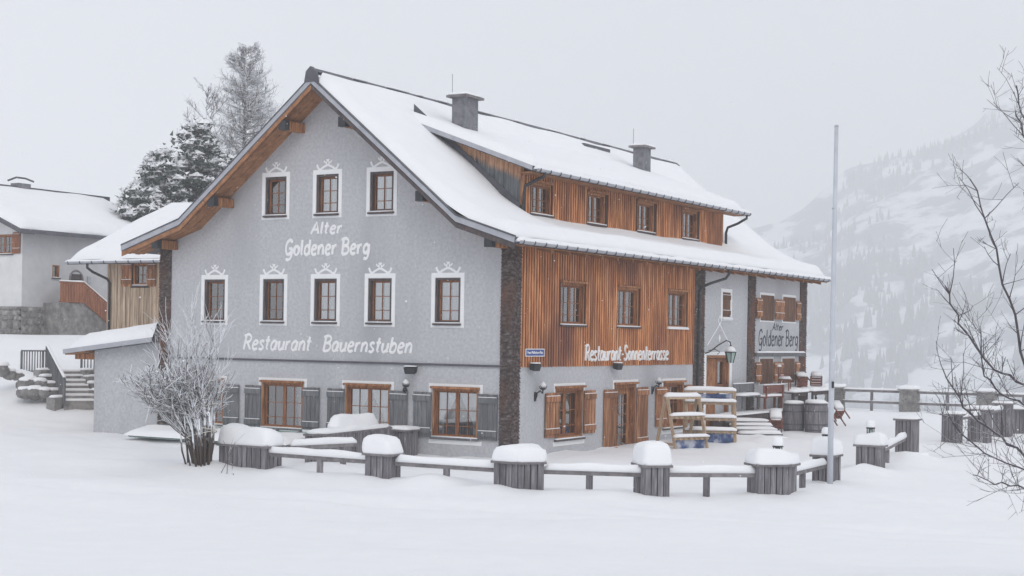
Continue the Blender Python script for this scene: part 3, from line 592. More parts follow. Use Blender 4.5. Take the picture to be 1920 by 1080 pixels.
# dormer roof, cheek
DX0, DZ0, DS = -.85, 8.46, .368; DYa, DYb = 2.45, 19.4
def dz(x): return DZ0 + (DX0-x)*DS
droof = MB().prism([(DX0, DYa, DZ0), (-5.9, DYa, dz(-5.9)), (-5.9, DYa, dz(-5.9)-.14), (DX0, DYa, DZ0-.14)], (0, 0, 0), (0, DYb-DYa, 0)).build('dormer_roof', 'metal', inn)
MB().prism([(DX0, DYa, DZ0+.03), (-5.6, DYa, dz(-5.6)+.03), (-5.6, DYa, dz(-5.6)-.11), (DX0, DYa, DZ0-.11)], (0, -.03, 0), (0, 0, 0)).build('verge_board', 'verge', droof).location.y = -.031
MB().box(DX0-.5, DX0-.02, DYa+.02, DYb-.02, DZ0-.16, DZ0-.142).build('eave_soffit', 'soffit', droof)
snow_sheet(-5.95, DX0-.08, DYa+.05, DYb-.05, lambda a, b: dz(a), .27, 40, 80, droof, 9, edge=(0, .25, .12, .3))
dg = halfpipe(lambda u, n, z: (DX0+.10+n, u, DZ0-.06+z), DYa, DYb+.1, .08, 'gutter', droof)
snow_ridge((DX0+.10, DYa+.02, DZ0-.08), (DX0+.10, DYb+.08, DZ0-.08), .14, .13, 'gutter_snow', dg, 8)
cheek = MB().prism([(-1.42, 2.88, 6.7), (-1.42, 2.88, 8.5), (-5.5, 2.88, dz(-5.5)-.1)], (0, 0, 0), (0, .05, 0)).build('dormer_cheek', 'clad_back', inn)
x = -1.42
while x > -5.0:
    lo = roof_z(x-.08)+.30; hi = dz(x)-.14
    if hi-lo > .12: MB().prism([(x, 2.85, roof_z(x)+.30), (x-.155, 2.85, roof_z(x-.155)+.30), (x-.155, 2.85, dz(x-.155)-.14), (x, 2.85, dz(x)-.14)], (0, 0, 0), (0, .03, 0)).build('plank', 'cheek', cheek)
    x -= .165
MB().prism([(-1.40, 2.80, roof_z(-1.4)+.2), (-5.35, 2.80, roof_z(-5.35)+.2), (-5.35, 2.80, roof_z(-5.35)+.60), (-1.4, 2.80, roof_z(-1.4)+.56)], (0, 0, 0), (0, .02, 0)).build('gap_shade_strip', 'metal', cheek)  # dark strip stands for the shaded gap between roof snow and cheek
MB().box(-1.46, -1.34, 2.80, 2.90, 6.8, 8.5).build('corner_board', 'wood', cheek)
def chimney(x, y, zt, sx, sy, label):
    o = MB().box(x-sx, x+sx, y-sy, y+sy, 9.3, zt).build('chimney', 'concrete', inn)
    o['label'] = label
    MB().box(x-sx-.14, x+sx+.14, y-sy-.14, y+sy+.14, zt, zt+.07).build('cap_slab', 'grey_rail', o)
    snow_pillow([(x-sx-.12, y-sy-.12), (x+sx+.12, y-sy-.12), (x+sx+.12, y+sy+.12), (x-sx-.12, y+sy+.12)], zt+.071, .10, 'snow_cap', o)
    MB().tube([(x-sx, y-sy, zt), (x-sx, y-sy, zt+.75)], .008, 4).build('lightning_rod', 'iron', o)
chimney(-4.5, 4.45, 10.98, .24, .40, 'wide rendered chimney with a slab cap'); chimney(-4.5, 17.5, 10.92, .22, .34, 'narrow rendered chimney far along the roof')
MB().box(-6.25, -5.85, 15.2, 17.4, 10.62, 10.93).build('roof_hatch', 'metal', roof)
# downpipes
def downpipe(pts, parent=inn, r=.05): return MB().tube(pts, r, 8).build('downpipe', 'iron', parent, True)
downpipe([(.70, 13.95, 5.98), (.70, 13.95, 5.78), (.62, 13.85, 5.62), (.3, 13.2, 5.42), (.14, 12.85, 5.28), (.10, 12.75, 5.1), (.10, 12.7, 2.5), (.10, 12.7, -.4)])
downpipe([(DX0+.1, 3.0, 8.36), (DX0+.1, 3.0, 8.22), (-1.1, 2.9, 8.05), (-1.28, 2.78, 7.92), (-1.30, 2.76, 7.7), (-1.3, 2.76, 6.9)])
downpipe([(DX0+.1, 19.2, 8.36), (DX0+.1, 19.2, 8.2), (-1.0, 18.9, 7.98), (-1.25, 18.5, 7.8), (-1.3, 18.46, 7.6), (-1.3, 18.46, 6.9)])
# lamps, floodlights and the street sign on the walls
def floodlight(T, u, z, label):
    o = thing('floodlight', label, 'floodlight', T(u, 0, z))
    mb = MB(T); vs = [(u-.19, .12, z+.06), (u+.19, .12, z+.06), (u+.19, .30, z+.02), (u-.19, .30, z+.02), (u-.14, .10, z-.12), (u+.14, .10, z-.12), (u+.16, .26, z-.16), (u-.16, .26, z-.16)]
    mb.add(vs, [(0, 1, 2, 3), (4, 7, 6, 5), (0, 4, 5, 1), (1, 5, 6, 2), (2, 6, 7, 3), (3, 7, 4, 0)]); mb.build('housing', 'iron', o)
    MB(T).box(u-.03, u+.03, 0, .14, z-.05, z+.02).build('bracket', 'iron', o)
    MB(T).box(u-.17, u+.17, .14, .28, z+.055, z+.085).build('snow_cap', 'snow', o)
floodlight(TG, -3.27, 2.46, 'small black floodlight under the ledge of the grey gable')
floodlight(TL, .95, 2.62, 'small black floodlight below the blue street sign'); floodlight(TL, 6.2, 2.60, 'small black floodlight under the white terrace lettering')
def wall_lamp(T, u, z, label):
    o = thing('wall_lamp', label, 'lamp', T(u, 0, z))
    MB(T).tube([(u-.05, .02, z-.22), (u-.03, .05, z-.12), (u-.09, .10, z-.02), (u-.02, .16, z+.04), (u+.08, .19, z-.03), (u+.07, .2, z+.06)], .024, 6).build('scroll_arm', 'iron', o, True)
    MB(T).box(u-.09, u-.01, 0, .03, z-.26, z+.0).build('wall_plate', 'iron', o)
    c = T(u+.07, .2, z+.06); MB().lathe(c, [(.03, 0), (.09, .03), (.10, .06), (.03, .07)], 10).build('cup', 'iron', o, True)
    MB().lathe(c, [(.05, .075), (.09, .12), (.085, .17), (.04, .22), (.015, .25)], 10).build('globe', 'bulb', o, True)
    for k in range(4): MB().tube([(c[0]+.10*cos(k*pi/2), c[1]+.10*sin(k*pi/2), c[2]+.05), (c[0]+.13*cos(k*pi/2), c[1]+.13*sin(k*pi/2), c[2]+.12)], .01, 4).build('leaf_tip', 'iron', o)
wall_lamp(TG, -3.5, 1.85, 'scrolled iron wall lamp between grey shutters on the gable')
wall_lamp(TL, 1.35, 1.85, 'scrolled iron wall lamp beside the corner post on the terrace side'); wall_lamp(TL, 9.2, 1.86, 'scrolled iron wall lamp between the glazed door and the next window')
o = thing('hanging_lantern', 'iron lantern hanging from a scrolled bracket over the entrance door', 'lantern', TL(14.4, .6, 2.9))
MB(TL).tube([(13.5, .0, 2.95), (13.6, .15, 3.0), (13.8, .4, 3.25), (14.1, .58, 3.42), (14.35, .62, 3.36), (14.4, .62, 3.22)], .022, 6).build('bracket', 'iron', o, True)
MB(TL).tube([(13.6, .1, 3.05), (13.75, .3, 3.1), (13.9, .42, 3.0), (13.8, .36, 2.92)], .014, 5).build('scroll', 'iron', o, True)
c = TL(14.4, .62, 2.62)
MB().lathe(c, [(.10, 0), (.19, .36), (.17, .37), (.09, .01)], 6).build('glass_body', 'green_glass', o)
mb = MB()
for k in range(6): a = k*pi/3; mb.bar((c[0]+.11*cos(a), c[1]+.11*sin(a), c[2]), (c[0]+.20*cos(a), c[1]+.20*sin(a), c[2]+.37), .025)
mb.build('frame', 'iron', o); MB().lathe(c, [(.24, .37), (.12, .50), (.05, .58), (.03, .64)], 6).build('roof', 'iron', o); MB().lathe(c, [(.22, .40), (.14, .53), (.03, .60)], 10).build('snow_cap', 'snow', o, True)
sg = thing('street_sign', 'small blue enamel street sign on the orange cladding', 'sign', TL(1.2, .04, 2.98))
MB(TL).box(.68, 1.72, .034, .05, 2.89, 3.07).build('plate', 'blue_sign', sg)
ring(MB(TL), .66, 1.74, 2.87, 3.09, .02, .034, .055).build('border', 'white', sg)
tc = bpy.data.curves.new('sign_text', 'FONT'); tc.body = 'Franz Pfefferkorn-Platz'; tc.size = .105; tc.align_x = 'CENTER'; tc.align_y = 'CENTER'; tc.extrude = .002; tc.offset = .002
to = bpy.data.objects.new('sign_text_tmp', tc); COL.objects.link(to); dg_ = bpy.context.evaluated_depsgraph_get(); me = bpy.data.meshes.new_from_object(to.evaluated_get(dg_)); bpy.data.objects.remove(to)
me.materials.clear(); me.materials.append(M['white']); me.transform(Matrix(((0, 0, 1, .054), (.92, 0, 0, 1.2), (0, 1, 0, 2.98), (0, 0, 0, 1)))); me.transform(Matrix.Translation(-OFF[sg.name]))
to = bpy.data.objects.new('lettering', me); COL.objects.link(to); to.parent = sg

# ------------------------------------------------------------------ planters and low rails round the terrace
def planter(outline, zt, snow_h, label, name='planter', zb=-.35, seed=0, shingle=False, plate=.05, group='weathered plank planters round the terrace', lean=(0, 0), pw=.15):
    """outline: world XY corners, counter-clockwise seen from above"""
    c = sum((Vector((p[0], p[1], 0)) for p in outline), Vector())/len(outline)
    gz = ground_z(c.x, c.y); o = thing(name, label, 'planter', (c.x, c.y, gz), group)
    n = len(outline); core = [Vector((*p, 0)) for p in outline]
    ins = [c+(p-c)*.93 for p in core]
    MB().prism([(p.x, p.y, zb) for p in ins], (0, 0, zb), (0, 0, zt-.01)).build('box', 'dark', o)
    for i in range(n):
        p, q = core[i], core[(i+1) % n]; L = (q-p).length; k = max(1, round(L/pw)); d = (q-p)/L; a = d.cross(UP)
        for j in range(k):
            s0, s1 = p+d*(L*j/k+.011), p+d*(L*(j+1)/k-.011); r_ = random.uniform(-.012, .012)
            MB().prism([tuple(x) for x in (s0-a*.03+UP*zb, s1-a*.03+UP*zb, s1+a*r_+UP*zb, s0+a*r_+UP*zb)], (0, 0, zb), (0, 0, zt-.05)).build('plank', 'grey_wood', o)
    big = [c+(p-c)*(1+plate/((p-c).length)*1.5) for p in core]
    MB().prism([(p.x, p.y, zt-.05) for p in big], (0, 0, 0), (0, 0, .05)).build('top_plate', 'grey_rail', o)
    if snow_h: snow_pillow([(c+(p-c)*1.02).to_2d() for p in big], zt+.001, snow_h*.88, 'snow_cap', o, lean=lean, seed=seed, bulge=.02)
    return o
def rect(corner, ax, w, dpt):
    """corner = nearest corner; ax = unit vector along the front; box runs w back along -ax and dpt behind it"""
    a = Vector(ax).normalized(); b = Vector((-a.y, a.x)); c = Vector(corner)
    return [tuple(c-a*w), tuple(c), tuple(c+b*dpt), tuple(c-a*w+b*dpt)]
def gxy(u, v, z=0.): p = gnd(u, v, z); return (p.x, p.y)
D = Vector((.7071, .7071)); XA = Vector((1, 0)); ND = Vector((-.7071, .7071))
p1, p2 = gxy(497, 892), gxy(728, 912)
planter(rect(p1, XA, 1.45, .62), .70, .52, 'long weathered plank planter with a deep snow heap beside the snowy bush', seed=1, lean=(-.05, .05))
planter(rect(p2, XA, .66, .50), .72, .42, 'small square plank planter under rounded snow in front of the gable', seed=2, lean=(-.06, 0))
q = Vector(gxy(970, 930)); P3 = [q-XA*.60, q, q+D*.58, q+D*.58+ND*.6, q+Vector((-.25, .6)), q-XA*.60+Vector((0, .6))]
planter([tuple(p) for p in P3], .73, .44, 'wide angled plank planter under snow in front of the shingled corner post', seed=3)
p4 = gxy(1209, 937); planter(rect(Vector(p4)+D*.56, D, .56, .75), .73, .46, 'narrow plank planter under snow in front of the glazed door', seed=4)
q = Vector(gxy(1478, 936)); P5 = [q-D*.70, q, q+Vector((0, .55)), q+Vector((-.6, .6)), q-D*.70+ND*.62]
pl5 = planter([tuple(p) for p in P5], .75, .38, 'angled corner planter with a small cage lamp sunk in its snow', seed=5)
p6, p7, p8, p9 = gxy(1560, 913), gxy(1650, 888), gxy(1713, 856), gxy(1798, 836)
planter(rect(p6, XA, .50, .6), .74, .42, 'plank planter with snow directly behind the flagpole', seed=6)
planter(rect(p7, XA, .66, .45), .73, .40, 'plank planter topped by snow and a cage lamp, beyond the flagpole', seed=7)
planter(rect(p8, XA, .58, .6), 1.12, .10, 'tall plank planter with a thin snow cover at the end of the low rail', seed=8, pw=.12)
planter(rect(p9, XA, .60, .45), 1.06, .10, 'tall plank planter across the terrace entrance gap from the low rail', seed=9, pw=.13)
planter(rect(gxy(1852, 828), XA, .72, .6), 1.12, .18, 'tall plank planter joined by a short snowy rail to its neighbour', seed=10)
planter(rect(gxy(1893, 820), XA, .62, .6), 1.25, .10, 'tallest plank planter in the row toward the mountain', seed=11)
planter(rect(gxy(1925, 814), XA, .55, .6), .95, .15, 'last plank planter of the row behind the bare branches', seed=12)
# cage lamps standing in the planter snow
def cage_lamp(x, y, z, label):
    o = thing('cage_lamp', label, 'lamp', (x, y, z), 'cage lamps on the planters')
    MB().lathe((x, y, z), [(.09, -.2), (.09, .0), (.06, .02), (.06, .10)], 10).build('glass', 'green_glass', o, True)
    MB().lathe((x, y, z), [(.10, .10), (.13, .115), (.10, .14), (.02, .15)], 12).build('lid', 'iron', o)
    for k in range(8): a = k*pi/4; MB().tube([(x+.095*cos(a), y+.095*sin(a), z-.1), (x+.095*cos(a), y+.095*sin(a), z+.11)], .010, 4).build('cage_bar', 'iron', o)
    snow_pillow([(x+.13*cos(k*pi/6), y+.13*sin(k*pi/6)) for k in range(12)], z+.14, .16, 'snow_cap', o, n=20)
c5 = (P5[0]+P5[2])/2
cage_lamp(c5.x-.05, c5.y+.08, 1.0, 'round cage lamp half buried in snow on the angled corner planter')
cage_lamp(p6[0]-.25, p6[1]+.3, 1.08, 'round cage lamp in the snow on the planter behind the flagpole')
cage_lamp(p7[0]-.33, p7[1]+.2, 1.05, 'round cage lamp in the snow on the planter beyond the flagpole')
def rail(a, b, z, label, posts=(.5,), w=.10, h=.09, sh=.17, n=1, za=None):
    a, b = Vector((*a, z)), Vector((*b, z if za is None else za)); m = (a+b)/2
    o = thing('low_rail', label, 'fence', (m.x, m.y, ground_z(m.x, m.y)), 'low snow covered rails between the planters')
    MB().bar(a, b, w, h).build('rail', 'grey_rail', o)
    for f in posts:
        p = a.lerp(b, f); MB().box(p.x-.06, p.x+.06, p.y-.05, p.y+.05, -.4, p.z-h/2).build('post', 'grey_wood', o)
    d = (b-a).normalized()*.03; snow_ridge(a+d+UP*h/2, b-d+UP*h/2, w*1.25, sh, 'snow_cap', o, seed=a.x)
mid = lambda o, x, y: (x, y)
rail((p1[0]-.15, p1[1]+.2), (p2[0]-.62, p2[1]+.25), .50, 'low rail from the long planter by the bush to the small square planter', (.52,))
rail((p1[0]+.0, p1[1]+.9), (p1[0]+.55, p1[1]+2.9), .62, 'short inner rail running from the long planter toward the shingled counter', (.8,))
rail((p2[0]+.02, p2[1]+.25), (P3[0].x, P3[0].y+.25), .50, 'low rail in front of the gable between square and angled planters', (.5,))
rail((P3[2].x-.1, P3[2].y+.15), (p4[0]-.1, p4[1]+.3), .50, 'low rail below the terrace window, left of the narrow planter', (.45,))
rail((p4[0]+.16, p4[1]+.60), (P5[0].x-.1, P5[0].y+.25), .50, 'low rail between the narrow planter and the angled corner planter', (.45,))
rail((P5[2].x-.2, P5[2].y-.05), (p6[0]-.2, p6[1]+.05), .48, 'low rail from the angled corner planter to the planter behind the flagpole', (.38,))
rail((p7[0]-.15, p7[1]+.3), (p8[0]-.3, p8[1]+.1), .52, 'low rail from the lamp planter to the tall planter', (.3,))
rail((p9[0]-.2, p9[1]+.35), (gxy(1852, 828)[0]-.3, gxy(1852, 828)[1]+.1), .88, 'short thickly snowed rail between two tall planters', ())
rail((gxy(1852, 828)[0]-.3, gxy(1852, 828)[1]+.4), (gxy(1893, 820)[0]-.3, gxy(1893, 820)[1]+.1), .98, 'short snowed rail leading to the tallest planter', ())
# rail from planter behind the pole to the next planter
# flagpole
fp = gnd(1556, 917); o = thing('flagpole', 'tall pale bare flagpole standing in the snow beside the terrace', 'flagpole', fp)
top = Vector((fp.x+.02, fp.y, 8.42)); MB().tube([(fp.x, fp.y, -.4), (fp.x, fp.y, 2.8), (fp.x+.01, fp.y, 5.6), top], [.068, .064, .056, .046], 16).build('pole', 'pole', o, True)
MB().lathe(top, [(.048, -.02), (.05, .02), (.02, .04)], 12).build('cap', 'verge', o); MB().box(fp.x+.03, fp.x+.075, fp.y-.08, fp.y-.04, 2.35, 2.50).build('cleat', 'iron', o); MB().tube([(fp.x, fp.y, 6.5), (fp.x, fp.y, 6.53)], .058, 12).build('collar', 'verge', o)
# half-buried drain cover
c = gnd(1724, 868); o = thing('buried_spotlight', 'dark spotlight poking out of a snow mound near the tall planter', 'spotlight', (c.x, c.y, ground_z(c.x, c.y)))
MB().lathe((c.x, c.y, -.05), [(.16, 0), (.18, .18), (.10, .22)], 10).build('housing', 'iron', o); snow_pillow([(c.x+.28*cos(k*pi/6), c.y+.05+.22*sin(k*pi/6)) for k in range(12)], .13, .2, 'snow_cap', o, n=24)

CA, CB = gnd(603, 816, .80), gnd(733, 802, .80); CN = Vector((CA.y-CB.y, CB.x-CA.x, 0)).normalized()*.5
COUNTER = [(CA.x, CA.y), (CB.x, CB.y), (CB.x+CN.x, CB.y+CN.y), (CA.x+CN.x, CA.y+CN.y)]
CC = (CA+CB+CN)/2
# shingled counter, small box and glazed cellar cover by the gable
o = planter(COUNTER, .82, 0, 'dark timber counter with a tall lopsided snow drift, close to the gable', 'counter', group=None, pw=.11); o['category'] = 'counter'
snow_pillow([(CC.x+(p[0]-CC.x)*1.06, CC.y+(p[1]-CC.y)*1.06) for p in COUNTER], .82, .13, 'snow_cap', o, seed=4, bulge=.01)
DC = CC.lerp(CB+CN/2, .12); snow_pillow([(DC.x+(p[0]-CC.x)*.62, DC.y+(p[1]-CC.y)*.62) for p in COUNTER], .90, .34, 'snow_drift', o, seed=2, lean=(-.06, -.04), bulge=.06)
planter([(-3.5, -.75), (-3.0, -.75), (-3.0, -.15), (-3.5, -.15)], .72, .12, 'small dark plank box between the counter and the gable wall', 'storage_box', group=None, pw=.1)['category'] = 'box'
o = thing('cellar_cover', 'pale green glazed cellar cover sloping from the gable wall, half snowed in', 'glass cover', (-9.5, -.7, .2))
MB().add([(-12.6, -.05, .46), (-6.4, -.05, .46), (-6.4, -1.9, .16), (-12.6, -1.9, .16), (-12.6, -.05, .43), (-6.4, -.05, .43), (-6.4, -1.9, .13), (-12.6, -1.9, .13)], [(0, 1, 2, 3), (7, 6, 5, 4), (0, 4, 5, 1), (1, 5, 6, 2), (2, 6, 7, 3), (3, 7, 4, 0)]).build('glazing', 'green_glass', o)
MB(TG).box(-12.6, -6.4, .0, .08, .44, .52).build('wall_rail', 'white', o)
for k in range(8): x = -12.6+k*.885; MB().bar((x, -.06, .475), (x, -1.92, .175), .04, .04).build('glazing_bar', 'shutter_grey', o)
snow_sheet(-12.7, -6.3, -2.1, -.75, lambda a, b: .50+.16*b+.02, .16, 40, 16, o, 12, edge=(.3, .3, .3, .5))

# ------------------------------------------------------------------ terrace furniture
def tbox(o, name, mat, M4, x0, x1, y0, y1, z0, z1, smooth=False):
    mb = MB(lambda x, y, z: tuple(M4 @ Vector((x, y, z)))); mb.box(x0, x1, y0, y1, z0, z1); return mb.build(name, mat, o, smooth)
def place(x, y, z, rz, rx=0, ry=0): return Matrix.Translation((x, y, z)) @ Matrix.Rotation(rz, 4, 'Z') @ Matrix.Rotation(rx, 4, 'X') @ Matrix.Rotation(ry, 4, 'Y')
def bench(x, y, z, rz, label, mat='shutter_grey', L=1.5, back=True, group='wooden benches stacked by the wall'):
    o = thing('garden_bench', label, 'bench', (x, y, z), group); m = place(x, y, z, rz)
    for k in range(2): tbox(o, 'seat_plank', mat, m, -L/2, L/2, -.22+k*.2, -.03+k*.2, .43, .47)
    for s in (-1, 1):
        tbox(o, 'leg', mat, m, s*(L/2-.18)-.04, s*(L/2-.18)+.04, -.2, -.12, 0, .43); tbox(o, 'leg', mat, m, s*(L/2-.18)-.04, s*(L/2-.18)+.04, .08, .16, 0, .43)
        if back: tbox(o, 'back_post', mat, m, s*(L/2-.18)-.03, s*(L/2-.18)+.03, .15, .2, .40, .86)
    if back: tbox(o, 'backrest', mat, m, -L/2, L/2, .12, .155, .60, .90)
    c = [m @ Vector(p) for p in ((-L/2, -.22, 0), (L/2, -.22, 0), (L/2, .17, 0), (-L/2, .17, 0))]
    snow_pillow([(p.x, p.y) for p in c], z+.471, .10, 'snow_cap', o, n=30)
    if back: a, b = m @ Vector((-L/2, .14, .90)), m @ Vector((L/2, .14, .90)); snow_ridge(a, b, .06, .04, 'back_snow', o)
    return o
def table(x, y, z, rz, label, mat='shutter_grey', L=1.7, Wd=.75):
    o = thing('garden_table', label, 'table', (x, y, z), 'wooden tables on the terrace'); m = place(x, y, z, rz)
    for k in range(5): tbox(o, 'top_plank', mat, m, -L/2, L/2, -Wd/2+k*Wd/5+.004, -Wd/2+(k+1)*Wd/5-.004, .70, .74)
    for sx in (-1, 1):
        for sy in (-1, 1): tbox(o, 'leg', mat, m, sx*(L/2-.2)-.04, sx*(L/2-.2)+.04, sy*(Wd/2-.1)-.04, sy*(Wd/2-.1)+.04, 0, .70)
    tbox(o, 'apron', mat, m, -L/2+.2, L/2-.2, -Wd/2+.09, -Wd/2+.12, .58, .70)
    c = [m @ Vector(p) for p in ((-L/2, -Wd/2, 0), (L/2, -Wd/2, 0), (L/2, Wd/2, 0), (-L/2, Wd/2, 0))]; snow_pillow([(p.x, p.y) for p in c], z+.741, .16, 'snow_cap', o, bulge=.01)
def chair(x, y, z, rz, tilt, label, group='terrace chairs tipped against tables'):
    """tilted forward so that the back lies on top: snow rests on back and seat underside"""
    o = thing('terrace_chair', label, 'chair', (x, y, z), group); m = place(x, y, z, rz, tilt)
    for k in range(4): tbox(o, 'seat_slat', 'red_wood', m, -.22, .22, -.22+k*.11, -.13+k*.11, .43, .455)
    for sx in (-1, 1):
        for y_ in (-.2, .2): tbox(o, 'leg', 'red_wood', m, sx*.2-.02, sx*.2+.02, y_-.02, y_+.02, 0, .43)
        tbox(o, 'back_post', 'red_wood', m, sx*.2-.02, sx*.2+.02, .19, .225, .43, .92); tbox(o, 'armrest', 'red_wood', m, sx*.22-.03, sx*.22+.03, -.2, .2, .64, .665)
    for k in range(3): tbox(o, 'back_slat', 'red_wood', m, -.2, .2, .195, .215, .55+k*.13, .65+k*.13)
    # snow follows what faces up
    for nm, pts in (('seat_snow', ((-.23, -.22, .46), (.23, -.22, .46), (.23, .2, .46), (-.23, .2, .46))), ('back_snow', ((-.21, .235, .5), (.21, .235, .5), (.21, .235, .93), (-.21, .235, .93)))):
        w = [m @ Vector(p) for p in pts]; nn = (w[1]-w[0]).cross(w[3]-w[0]).normalized()
        if nn.z < 0: nn = -nn
        if nn.z < .3: continue
        c = sum(w, Vector())/4; mb = MB(); mb.add([tuple(p) for p in w] + [tuple(c+(p-c)*.8+UP*.10) for p in w], [(0, 1, 2, 3), (4, 5, 6, 7), (0, 1, 5, 4), (1, 2, 6, 5), (2, 3, 7, 6), (3, 0, 4, 7)]); mb.build(nm, 'snow', o, True)
    a, b = m @ Vector((-.22, .21, .93)), m @ Vector((.22, .21, .93)); snow_ridge(a, b, .10, .07, 'top_snow', o)
    return o
def barrel(x, y, z, r, h, label):
    o = thing('wine_barrel', label, 'barrel', (x, y, z), 'old grey barrels on the terrace'); n = 18
    prof = [(0, .86), (.2, .95), (.5, 1.0), (.8, .95), (1.0, .86)]
    for k in range(n):
        a0, a1 = 2*pi*k/n+.012, 2*pi*(k+1)/n-.012; vs = []
        for f, s_ in prof:
            for a, rr_ in ((a0, r*s_), (a1, r*s_), (a1, r*s_-.03), (a0, r*s_-.03)): vs.append((x+rr_*cos(a), y+rr_*sin(a), z+h*f))
        fs = [(i*4+j, i*4+(j+1) % 4, (i+1)*4+(j+1) % 4, (i+1)*4+j) for i in range(4) for j in range(4)] + [(3, 2, 1, 0), (16, 17, 18, 19)]
        MB().add(vs, fs).build('stave', 'grey_wood', o)
    for f, s_ in ((.06, .895), (.25, .975), (.70, .985), (.93, .905)):
        MB().lathe((x, y, z+h*f), [(r*s_+.006, 0), (r*s_+.01, .02), (r*s_+.006, .045), (r*s_-.03, .045), (r*s_-.03, 0)], 24).build('hoop', 'metal', o)
    MB().lathe((x, y, z+h*.95), [(r*.84, 0), (r*.84, .02)], 20).build('head', 'grey_wood', o)
    snow_pillow([(x+r*.86*cos(k*pi/8), y+r*.86*sin(k*pi/8)) for k in range(16)], z+h-.01, .13, 'snow_cap', o)
def tz(x, y): return ground_z(x, y)
GZ = .25
b1, b2 = gnd(1488, 800, GZ), gnd(1530, 802, GZ)
barrel(b1.x, b1.y, tz(b1.x, b1.y)-.03, .42, 1.05, 'grey wine barrel with snowy head beside the tipped chair'); barrel(b2.x, b2.y, tz(b2.x, b2.y)-.03, .46, 1.08, 'larger grey wine barrel with snowy head left of the flagpole')
def gp(u, v, z=GZ): p = gnd(u, v, z); return p.x, p.y
pf = thing('entrance_platform', 'dark boarded raised platform along the entrance wall under stacked benches', 'platform', (.55, 19, 0))
MB().box(.05, .92, 14.2, 23.9, -.3, .74).build('deck', 'casing', pf)
y = 14.2
while y < 23.8: MB().box(.92, .95, y+.006, y+.19, -.3, .72).build('front_board', 'casing', pf); y += .2
for k in range(4): MB().box(.06+k*.21, .06+k*.21+.20, 14.17, 14.2, -.3, .72).build('end_board', 'casing', pf)
snow_pillow([(.06, 14.15), (.96, 14.15), (.96, 23.9), (.06, 23.9)], .741, .06, 'snow_cap', pf, n=90, bulge=.0, seed=3)
MB().box(.96, 1.26, 14.6, 17.4, .36, .41).build('low_seat', 'shutter_grey', pf); snow_ridge((1.11, 14.65, .41), (1.11, 17.35, .41), .3, .06, 'seat_snow', pf)
for y in (14.8, 17.0): MB().box(1.0, 1.2, y, y+.08, -.2, .36).build('seat_leg', 'shutter_grey', pf)
bench(.42, 16.55, .92, R(90), 'grey backed bench on the platform against the plaster wall by the entrance', L=2.0)
bench(.68, 18.3, .86, R(-93), 'red brown bench on the platform with its back to the terrace', 'red_wood', 1.9)
table(.75, 20.6, .70, R(90), 'snow covered table on the platform under the shuttered bay', 'casing', L=2.0)
table(.75, 23.1, .70, R(89), 'snow covered table at the far corner of the inn', 'casing', L=2.3)
chair(.7, 19.75, 1.50, R(100), R(0), 'upright chair standing on the snowy table by the shuttered bay', 'chairs on tables')
chair(.75, 22.0, 1.66, R(215), R(76), 'slatted chair tipped on the far table beside the corner post', 'chairs on tables'); chair(.8, 23.2, 1.66, R(200), R(76), 'slatted chair tipped on the far table next to another tipped chair', 'chairs on tables')
for (u, v, rz_), lb in zip(((1456, 808, 205), (1556, 799, 225), (1582, 791, 235)), ('chair tipped forward in front of the grey barrel with snow on its back', 'chair tipped forward right beside the larger barrel', 'outermost tipped chair between flagpole and far railing')):
    x, y = gp(u, v); chair(x, y, tz(x, y)+.17, R(rz_), R(50), lb)
es = thing('entrance_steps', 'low snow covered slab steps leading up to the entrance platform', 'steps', (2, 13.5, 0))
for k in range(5):
    c = Vector((1.30+.33*k, 14.35-.42*k, .56-.115*k)); m = place(c.x, c.y, c.z, R(24+3*k)); L = 1.5
    t_ = tbox(es, 'step', 'shutter_grey', m, -L/2, L/2, -.22, .25, -.06, .0); tbox(es, 'riser', 'dark', m, -L/2+.08, L/2-.08, -.12, .2, -.6, -.06)
    q = [m @ Vector(p) for p in ((-L/2, -.2, 0), (L/2, -.2, 0), (L/2, .25, 0), (-L/2, .25, 0))]; snow_pillow([(p.x, p.y) for p in q], c.z, .11, 'step_snow', t_, bulge=.02, seed=k)
